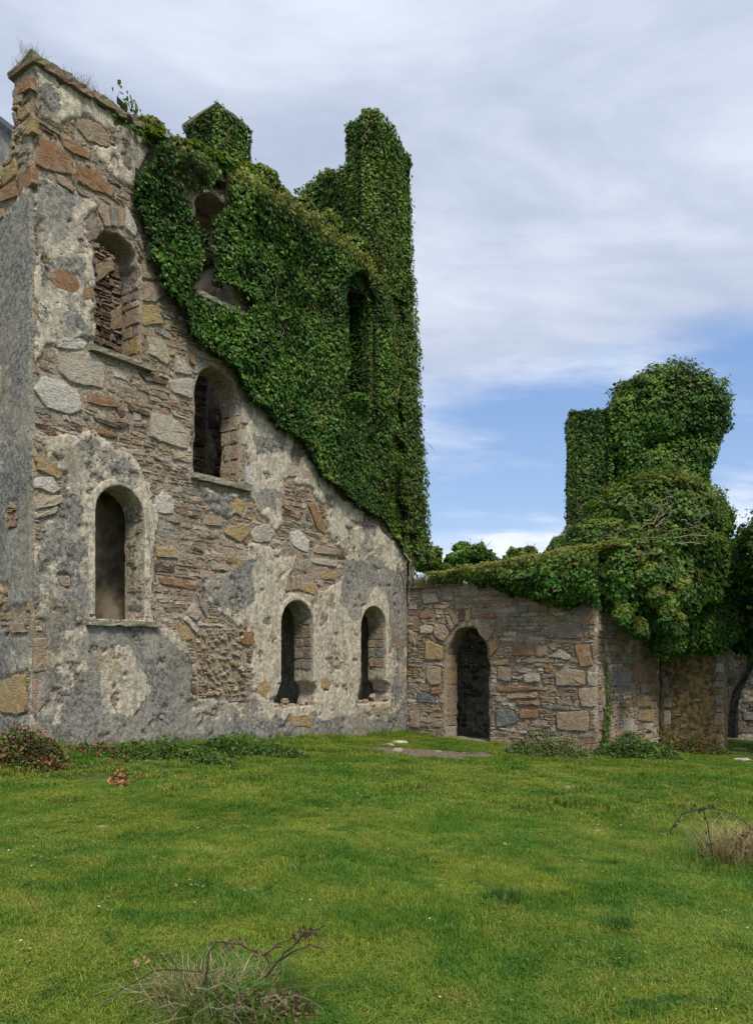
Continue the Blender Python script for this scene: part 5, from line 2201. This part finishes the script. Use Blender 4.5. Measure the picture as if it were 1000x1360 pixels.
# =================================================================== WEEDS AND TUFTS
def straw_tuft(name, base, n, rad, h0, h1, width, seed, col, parent=None, lean=.8, mat=None):
    r = np.random.default_rng(seed)
    a = r.uniform(0, 6.283, n)
    rr = rad * np.sqrt(r.uniform(0, 1, n))
    bx, by = base[0] + rr * np.cos(a), base[1] + rr * np.sin(a)
    bz = ground_z(bx, by) if base[2] is None else np.full(n, base[2])
    H = r.uniform(h0, h1, n)
    an = a + r.normal(0, .8, n)
    L = np.abs(r.normal(.35, lean * .5, n)) * H
    T = np.array([0, .35, .7, 1.0])
    Vs = []
    dx, dy = np.cos(an), np.sin(an)
    wd = width * r.uniform(.6, 1.3, n)
    sw, sv = r.normal(0, .22, n) * H * min(lean, 1.5), r.normal(0, .22, n) * H * min(lean, 1.5)
    for i, t in enumerate(T):
        px = bx + dx * L * t ** 2 + sw * math.sin(t * 2.6)
        py = by + dy * L * t ** 2 + sv * math.sin(t * 2.6)
        pz = bz + H * (t - .35 * (L / H) * t ** 2.5)
        w_ = wd * (1 - t * .8) / 2
        Vs.append(np.stack([px - dy * w_, py + dx * w_, pz], 1))
        Vs.append(np.stack([px + dy * w_, py - dx * w_, pz], 1))
    V = np.stack(Vs, 1).reshape(-1, 3)
    k = np.arange(n)[:, None] * 8
    F = np.concatenate([k + [[2 * i, 2 * i + 1, 2 * i + 3, 2 * i + 2]] for i in range(3)])
    cc = np.array(col)[r.integers(0, len(col), n)] * r.uniform(.7, 1.25, n)[:, None]
    o = mesh_np(name, V, F, mat or M_WEED, parent, np.repeat(cc, 8, axis=0))
    o['kind'] = 'stuff'
    return o


STRAW = [(.42, .34, .19), (.33, .25, .13), (.50, .43, .27), (.22, .16, .09)]
GREEN = [(.07, .17, .025), (.10, .20, .03), (.05, .13, .02)]


def leaf_patch(name, cx, cy, rx, ry, h, n, size, seed, cols, parent, label=None, mound=True):
    r = np.random.default_rng(seed)
    a = r.uniform(0, 6.283, n)
    rr = np.sqrt(r.uniform(0, 1, n))
    x = cx + rx * rr * np.cos(a)
    y = cy + ry * rr * np.sin(a)
    prof = (1 - rr ** 2) if mound else 1
    bump = .5 + fbm(x * 3, y * 3, 0, seed, 3)
    z = ground_z(x, y) + h * prof * bump * r.uniform(.25, 1, n)
    m = outside_walls(x, y)
    P = np.stack([x, y, z], 1)[m]
    cc = np.array(cols)[r.integers(0, len(cols), len(P))] * r.uniform(.6, 1.3, len(P))[:, None]
    N = np.tile([0, -.3, .8], (len(P), 1))
    return leaves_mesh(name, P, N, size, cc, parent, M_WEED, tipdir=np.array([0, -.4, -.3]), spread=.5, seed=seed, up=.1)


WG = [(.05, .11, .025), (.08, .16, .03), (.035, .08, .02), (.12, .17, .04)]
WR = [(.16, .07, .035), (.10, .05, .03), (.22, .14, .06)]


def weed_thing(name, label, cat, px, py, rx, ry, h, n, size, seed, cols, stems=0, stem_h=.3, straw=0, stem_mat=None):
    g = gpt(px, py)
    t = empty(name, tuple(g), label=label, cat=cat)
    leaf_patch('foliage', g[0], g[1], rx, ry, h, n, size, seed, cols, t)
    r = random.Random(seed)
    if stems:
        l = []
        for k in range(stems):
            x, y = g[0] + r.uniform(-rx, rx) * .9, g[1] + r.uniform(-ry, ry) * .7
            z = float(ground_z(x, y))
            hh = stem_h * r.uniform(.5, 1.1)
            l.append((wiggle((x, y, z - .02), (x + r.uniform(-.15, .15), y + r.uniform(-.1, .1), z + hh), 5, .02, r), [.006, .005, .005, .004, .003, .002]))
        tubes('stem', t, l, stem_mat or M_TWIG)
    if straw:
        straw_tuft('dry_grass', (g[0], g[1], None), straw, max(rx, ry) * .7, .12, .3, .006, seed + 1, STRAW, t)
    return t


weed_thing('bramble', 'reddish brown bramble and nettles heaped at the foot of the left house corner', 'bramble', 30, 1030, .62, .36, .50, 2600, .05, 601, WG + WR + WR, 22, .55, 60)
weed_thing('weeds', 'low bramble runner with browning leaves right of the heap at the house corner', 'weeds', 125, 1022, .55, .35, .24, 1500, .045, 602, WG + WR, 14, .35, 50)
weed_thing('dock_plant', 'small plant with pale orange leaves in the grass left of centre', 'plant', 158, 1052, .14, .12, .26, 150, .06, 603, [(.42, .25, .10), (.20, .11, .05), (.3, .17, .07)], 6, .3)
weed_thing('weeds', 'green weeds at the wall foot below the lower left window', 'weeds', 225, 1018, 1.1, .40, .40, 3800, .045, 604, WG, 14, .3, 80)
weed_thing('weeds', 'strip of nettles at the wall foot under the patch of pitted masonry', 'weeds', 325, 1004, 1.2, .35, .32, 3400, .045, 605, WG, 8, .2, 40)
weed_thing('weeds', 'leafy weeds at the foot of the recessed wall right of the quoined corner', 'weeds', 845, 1009, 1.1, .45, .55, 4800, .055, 606, WG + [(.10, .19, .05)], 30, .45, 120)
weed_thing('weeds', 'brownish dying weeds below the dark plastered wall at far right', 'weeds', 918, 1002, 1.0, .35, .45, 2400, .05, 607, WG + WR, 20, .45, 60)
weed_thing('weeds', 'withered weeds at the wall foot between the doorway and the quoined corner', 'weeds', 728, 1006, .95, .30, .60, 2600, .045, 608, WG + [(.17, .15, .06)], 36, .7, 200, M_VINE)
weed_thing('clover_patch', 'pale clover patch in the grass in the middle left', 'clover', 280, 1136, .32, .22, .04, 500, .022, 609, [(.14, .22, .08), (.22, .30, .16)])

# dry grass at the quoined corner, foot and top
g = gpt(790, 1002)
t = empty('dry_grass_bunch', tuple(g), label='bunch of bleached dry grass at the foot of the low wall corner', cat='dry grass')
straw_tuft('blades', (g[0], g[1] - .0, None), 420, .22, .25, .75, .008, 611, STRAW, t, .3)
p = B.P(4.75, 2.72, .12)
t = empty('hanging_dry_grass', tuple(p), label='wisp of dry grass hanging below the ivy at the top of the low wall corner', cat='dry grass')
r = np.random.default_rng(3)
lst = []
for k in range(90):
    s0 = 4.4 + r.uniform(0, .65)
    z0 = 2.75 + r.uniform(-.1, .25)
    lst.append((wiggle(tuple(B.P(s0, z0, .05)), tuple(B.P(s0 + r.normal(0, .08), z0 - r.uniform(.15, .5), .08 + r.uniform(0, .06))), 3, .02, random), [.005, .004, .003, .002]))
tubes('blades', t, lst, M_VINE)

# creeper on the return wall by the corner
t = empty('creeper', tuple(Cp.P(.30, -.7)), label='narrow dark creeper climbing the wall just right of the quoined corner', cat='creeper')
sh = Shell()
sh.wall(Cp, .02, .75, -.8, 1.35, lambda s, z: np.abs(s - .33 - .06 * np.sin(z * 3)) < (.16 * smooth(1.4, -.6, z) + .03) + .07 * (fbm(z * 5, s * 5, 0, 4, 2) - .5), lambda s, z: .07 + .08 * fbm(s * 4, z * 4, 0, 5, 2), 1100, .06, 621, dark=lambda s, z: .3 + 0 * s, back=False)
sh.build(t, seed=7)
tubes('stem', t, [(wiggle(tuple(Cp.P(.33, -.75, .04)), tuple(Cp.P(.30, 2.2, .05)), 8, .03, r_), [.018] * 5 + [.013, .01, .008, .005])], M_VINE)

# grass growing along the parapet coping
pt = empty('parapet_grass', tuple(A.P(1.0, 10.68, -.2)), label='sparse dry grass tufts growing on the parapet at the top left corner', cat='grass')
k = 0
for (a, n, h) in ((-.02, 60, .24), (.12, 70, .3), (.55, 40, .2), (.8, 110, .30), (.98, 110, .34), (1.2, 45, .25), (1.5, 30, .4), (1.75, 60, .22), (2.1, 60, .2), (2.3, 80, .22), (2.6, 60, .2), (2.9, 60, .24), (3.1, 50, .3)):
    q = A.P(a, 10.66, -.1)
    straw_tuft('grass_tuft', (q[0], q[1], 10.64), n, .13, .08, h, .009, 640 + k, STRAW[:3] + [(.20, .22, .08), (.16, .17, .07)], pt, .5)
    k += 1
for kk, (a, d) in enumerate(((-.1, .45), (-.05, .7))):
    q = E.P(a + .5, 10.66, -.1)
    straw_tuft('grass_tuft', (q[0], q[1], 10.62), 60, .14, .06, .22, .009, 660 + kk, STRAW, pt, .6)

# brown grassy tuft on the coping next to the pier foot
q = B.P(.45, 3.27, -.15)
t = empty('dry_grass_mound', tuple(q), label='brown grassy hump on the low wall coping beside the ivy pier foot', cat='dry grass')
for k, a in enumerate((.2, .45, .75, 1.05, 1.4)):
    q = B.P(a, 3.27, -.12)
    straw_tuft('blades', (q[0], q[1], 3.24), 260, .24, .12, .46, .012, 670 + k, [(.22, .20, .07), (.30, .25, .11), (.12, .16, .04), (.16, .15, .06)], t, .6)

# rush tufts
tuf = [(672, 1200, .16, 'wide dark green rush tuft in the grass right of centre', 240, .14), (822, 1243, .08, 'small spiky dark green rush tuft in the lower right grass', 120, .15),
       (560, 1248, .10, 'faint dark grass tuft near the bottom centre', 110, .08), (200, 1120, .22, 'broad dull green tuft at middle left of the grass', 160, .08),
       (150, 1198, .09, 'small dark tuft left of centre in the grass', 90, .08), (310, 1198, .08, 'small dark tuft above the dead bramble', 90, .08),
       (910, 1045, .26, 'greyish grass tuft ahead of the recessed wall', 200, .13), (690, 1246, .14, 'low dark green tuft left of the spiky rush', 140, .07), (700, 1280, .14, 'sparse green tuft in the lower middle right', 120, .07)]
for k, (px, py, rad, lab, n, h) in enumerate(tuf):
    g = gpt(px, py)
    o = straw_tuft('grass_tuft', (g[0], g[1], None), n, rad, h * .4, h, .006, 700 + k, [(.025, .085, .02), (.04, .11, .025), (.06, .13, .03)], None, .8)
    tag(o, lab, 'grass tuft', 'dark tufts in the field')
    o['kind'] = 'thing'

# dead bramble and straw clump at bottom left
g = gpt(295, 1345)
Yc = g[1]
fb = empty('dead_bramble', tuple(g), label='dead bramble twigs and straw clump in the grass at the bottom left', cat='bramble')
straw_tuft('dry_grass', (g[0] - .07, g[1] + .02, None), 520, .24, .04, .26, .0048, 720, STRAW, fb, 2.2)
straw_tuft('dry_grass', (g[0] + .02, g[1] + .10, None), 380, .33, .04, .20, .0045, 721, STRAW + GREEN, fb, 2.2)
straw_tuft('green_blades', (g[0] + .10, g[1] + .06, None), 650, .34, .06, .24, .006, 722, GREEN, fb, .8)
leaf_patch('withered_leaves', g[0] + .20, g[1] + .02, .26, .15, .12, 1100, .020, 723, [(.16, .09, .06), (.24, .16, .11), (.09, .05, .035), (.30, .22, .16)], fb)
leaf_patch('green_leaves', g[0] + .08, g[1] + .04, .26, .16, .15, 900, .018, 724, GREEN, fb)
tg = []
rt_ = random.Random(31)
for k in range(60):
    x0_, y0_ = g[0] + rt_.gauss(-.04, .17), g[1] + rt_.gauss(.02, .09)
    z0_ = g[2] + rt_.uniform(.0, .14)
    a0_ = rt_.uniform(0, 6.283)
    L_ = rt_.uniform(.08, .24)
    p0 = (x0_, y0_, z0_)
    p1 = (x0_ + L_ * math.cos(a0_), y0_ + L_ * .6 * math.sin(a0_), z0_ + rt_.uniform(-.05, .07))
    tg.append((wiggle(p0, p1, 4, .02, rt_, rt_.uniform(0, .06)), [.0022, .002, .002, .0016, .001]))
tubes('straw_tangle', fb, tg, M_VINE)
W3 = []


def twig(pts, r0, r1, dy=0.0, yy=None):
    r0, r1 = r0 * .62, r1 * .6
    yy = Yc if yy is None else yy
    P = [Vector(pix(x, y, yy + dy * i / len(pts))) for i, (x, y) in enumerate(pts)]
    fine = []
    for i in range(len(P) - 1):
        for t in range(3):
            q = P[i].lerp(P[i + 1], t / 3)
            fine.append(q + Vector((random.gauss(0, .003), random.gauss(0, .004), random.gauss(0, .003))))
    fine.append(P[-1])
    n = len(fine)
    return (fine, [r0 + (r1 - r0) * i / (n - 1) for i in range(n)])


W3.append(twig([(270, 1292), (232, 1288), (205, 1290), (178, 1306), (150, 1325), (128, 1345)], .007, .004, -.1))
W3.append(twig([(276, 1345), (274, 1300), (278, 1265), (288, 1252), (310, 1253), (335, 1262), (352, 1272), (358, 1280)], .009, .005, .05))
W3.append(twig([(352, 1300), (366, 1280), (385, 1262), (398, 1250), (400, 1236)], .010, .004, -.1))
W3.append(twig([(366, 1280), (395, 1262), (412, 1256), (428, 1260), (430, 1268)], .008, .003, -.1))
W3.append(twig([(385, 1262), (404, 1240), (420, 1236), (432, 1230)], .006, .004, -.05))
W3.append(twig([(350, 1268), (370, 1256), (390, 1246), (402, 1232)], .006, .004, .05))
W3.append(twig([(395, 1345), (392, 1325), (380, 1310), (362, 1305)], .005, .003, .0))
W3.append(twig([(235, 1290), (226, 1272), (212, 1268), (195, 1270), (180, 1280)], .005, .004, .0))
tubes('twig', fb, W3, M_TWIG)
# crumpled leaves held on the twigs
P, Nn = [], []
for (x, y, n, sp_) in ((185, 1278, 3, 3), (192, 1274, 3, 3), (410, 1238, 20, 6), (345, 1268, 16, 7), (300, 1254, 12, 9), (320, 1256, 10, 9), (372, 1258, 6, 4), (398, 1246, 14, 6)):
    for k in range(n):
        P.append(pix(x + random.gauss(0, sp_), y + random.gauss(0, sp_ * .5), Yc))
        Nn.append((random.gauss(0, 1), -1, random.gauss(0, 1)))
cc = np.array([(.20, .14, .10), (.10, .06, .05), (.15, .10, .07)])[rng.integers(0, 3, len(P))]
cc[:6] = (.34, .25, .12)
sizes = np.full(len(P), .024)
sizes[:6] = .045
leaves_mesh('withered_leaves', np.array(P), np.array(Nn, float), sizes, cc, fb, M_WEED, seed=5)

# right-hand straw clump with arching bramble
g = gpt(985, 1142)
rb = empty('dead_bramble', tuple(g), label='arching bramble stem over a heap of bleached straw at the right edge', cat='bramble')
straw_tuft('dry_grass', (g[0], g[1], None), 900, .34, .12, .46, .007, 730, STRAW, rb, 1.2)
straw_tuft('green_blades', (g[0] - .5, g[1] - .35, None), 420, .50, .08, .24, .007, 731, GREEN + [(.14, .2, .06)], rb, .8)
leaf_patch('withered_leaves', g[0], g[1], .32, .25, .34, 600, .035, 732, [(.22, .14, .10), (.30, .22, .15), (.12, .07, .05)], rb)
yy = g[1] - .15
T = [twig([(890, 1108), (896, 1094), (908, 1080), (934, 1074), (960, 1076), (980, 1086), (1005, 1108)], .011, .008, 0, yy),
     twig([(934, 1072), (940, 1100), (946, 1130), (951, 1158)], .010, .010, 0, yy),
     twig([(952, 1096), (955, 1076), (958, 1055)], .004, .002, 0, yy)]
tubes('stem', rb, T, M_TWIG)
P, Nn = [], []
for k in range(46):
    t = random.random()
    x, y = (890 + 60 * t, 1108 - 34 * min(1, t * 2)) if random.random() < .7 else (936 + 14 * t, 1080 + 76 * t)
    P.append(pix(x + random.gauss(0, 2.5), y + random.gauss(0, 2.5), yy))
    Nn.append((random.gauss(0, 1), -1, random.gauss(0, 1)))
leaves_mesh('leaves', np.array(P), np.array(Nn, float), .035, np.array([(.05, .08, .03), (.12, .07, .05)])[rng.integers(0, 2, len(P))], rb, M_WEED, seed=6)


# =================================================================== LOOSE STONES AND STICKS
def rock(name, px, py, wx, wy, hz, col, seed, label, group=None, cat='stone'):
    g = gpt(px, py)
    r = np.random.default_rng(seed)
    V, F = [], []
    nu, nv = 9, 4
    for j in range(nv + 1):
        ph = math.pi * j / nv
        for i in range(nu):
            th = 2 * math.pi * i / nu
            k = 1 + r.normal(0, .12)
            V.append((g[0] + wx * math.cos(th) * math.sin(ph) ** .6 * k, g[1] + wy * math.sin(th) * math.sin(ph) ** .6 * k, g[2] + hz * .25 + hz * math.cos(ph) * (1 if abs(j - 2) == 2 else k)))
    for j in range(nv):
        for i in range(nu):
            i2 = (i + 1) % nu
            F.append((j * nu + i, (j + 1) * nu + i, (j + 1) * nu + i2, j * nu + i2))
    V = np.array(V)
    o = mesh_np(name, V, F, M_STONE, None, np.tile(col, (len(V), 1)))
    tag(o, label, cat, group)
    return o


GS = 'loose stones lying in the grass'
rock('loose_stone', 516, 991, .13, .08, .05, PAL['P'], 1, 'flat pale stone at the left end of the bare earth patch', GS)
rock('loose_stone', 530, 988, .20, .09, .05, PAL['W'], 2, 'longest whitish stone by the wall at the bare earth patch', GS)
rock('loose_stone', 527, 998, .10, .08, .06, PAL['P'], 3, 'small upright pale stone nearest the viewer on the bare earth patch', GS)
rock('loose_stone', 582, 1000, .08, .06, .03, PAL['B'], 4, 'small buff stone in the middle of the bare earth', GS)
rock('loose_stone', 136, 1104, .055, .045, .04, PAL['B'], 5, 'small rounded buff stone in the grass at left', GS)
rock('loose_stone', 300, 1110, .10, .05, .02, PAL['P'], 6, 'flat pale stone half sunk in the grass left of centre', GS)
rock('loose_stone', 755, 1048, .13, .08, .04, PAL['B'], 7, 'buff stone in the grass ahead of the low wall', GS)
rock('loose_stone', 785, 1101, .15, .045, .03, PAL['P'], 8, 'long whitish splinter of stone in the right hand grass', GS)
rock('loose_stone', 778, 1098, .06, .03, .03, PAL['W'], 9, 'small white chip touching the long splinter of stone', GS)
rock('loose_stone', 779, 1313, .012, .012, .012, PAL['W'], 10, 'tiny white pebble in the lower right grass', GS)
rock('loose_stone', 986, 1012, .22, .12, .05, PAL['W'], 11, 'pale flagstone on the path at the far right', GS)
rock('loose_stone', 975, 996, .35, .16, .05, PAL['G'], 12, 'grey flagstone at the gap by the leaning tree', GS)
g = gpt(722, 1213)
o = tubes('stick', None, [([Vector(pix(712, 1209, g[1])), Vector(pix(722, 1212, g[1])), Vector(pix(731, 1217, g[1] - .02))], [.010, .009, .006])], M_TWIG)
tag(o, 'short brown stick lying in the grass below the wide rush tuft', 'stick')
g = gpt(990, 1345)
o = tubes('stick', None, [([Vector(pix(975, 1342, g[1])), Vector(pix(990, 1341, g[1])), Vector(pix(1010, 1332, g[1]))], [.004, .006, .006])], M_TWIG)
tag(o, 'dark twig poking into the bottom right corner', 'stick')

r = np.random.default_rng(15)
PP, SS, CC = [], [], []
for k in range(420):
    Yw = math.sqrt(r.uniform(2.9 ** 2, 17 ** 2))
    xw = r.uniform(-.55, .55) * Yw
    if not outside_walls(np.array([xw]), np.array([Yw]))[0]:
        continue
    m_ = r.integers(8, 26)
    rr_w = r.uniform(.03, .11)
    px_, py_ = xw + r.normal(0, rr_w, m_), Yw + r.normal(0, rr_w, m_)
    PP.append(np.stack([px_, py_, ground_z(px_, py_) + r.uniform(.012, .05, m_)], 1))
    SS.append(r.uniform(.012, .030, m_))
    cb = np.array([(.07, .15, .03), (.13, .21, .06), (.20, .25, .12), (.05, .12, .03), (.24, .17, .08)][r.integers(0, 5)])
    CC.append(cb * r.uniform(.7, 1.3, (m_, 1)))
PP, SS, CC = np.concatenate(PP), np.concatenate(SS), np.concatenate(CC)
o = leaves_mesh('clover', PP, np.tile([0, -.2, 1.0], (len(PP), 1)), SS, CC, None, M_WEED, seed=19, up=.6, spread=.35)
tag(o, 'clover and small broad leaved weeds scattered through the lawn', 'clover', kind='stuff')

# daisies and pale specks
r = np.random.default_rng(8)
n = 230
Yy = np.sqrt(r.uniform(3.0 ** 2, 16 ** 2, n))
xx = r.uniform(-.52, .52, n) * Yy
m = outside_walls(xx, Yy)
xx, Yy = xx[m], Yy[m]
P = np.stack([xx, Yy, ground_z(xx, Yy) + r.uniform(.03, .06, len(xx))], 1)
o = leaves_mesh('daisies', P, np.tile([0, -.2, 1.0], (len(P), 1)), .018, np.tile([.62, .64, .52], (len(P), 1)), None, M_WEED, seed=9, up=.8, spread=.2)
tag(o, 'tiny whitish flowers and leaf specks scattered through the grass', 'flowers', kind='stuff')

# climbing stems showing through the house ivy
r_ = random.Random(44)
cl = []
for k in range(16):
    a0 = r_.uniform(3.4, 9.4)
    z0 = r_.uniform(5.2, 9.0)
    if not in_ivy_A(np.array([a0]), np.array([z0]))[0]:
        continue
    h0 = float(thick_A(np.array([a0]), np.array([z0]))[0]) + .04
    a1, z1 = a0 + r_.uniform(-.4, .4), z0 + r_.uniform(.3, .9)
    cl.append((wiggle(A.P(a0, z0, h0), A.P(a1, z1, h0 - .02), 6, .03, r_), [.008, .008, .007, .006, .005, .004, .003]))
tubes('stem', ivy, cl, M_VINE)
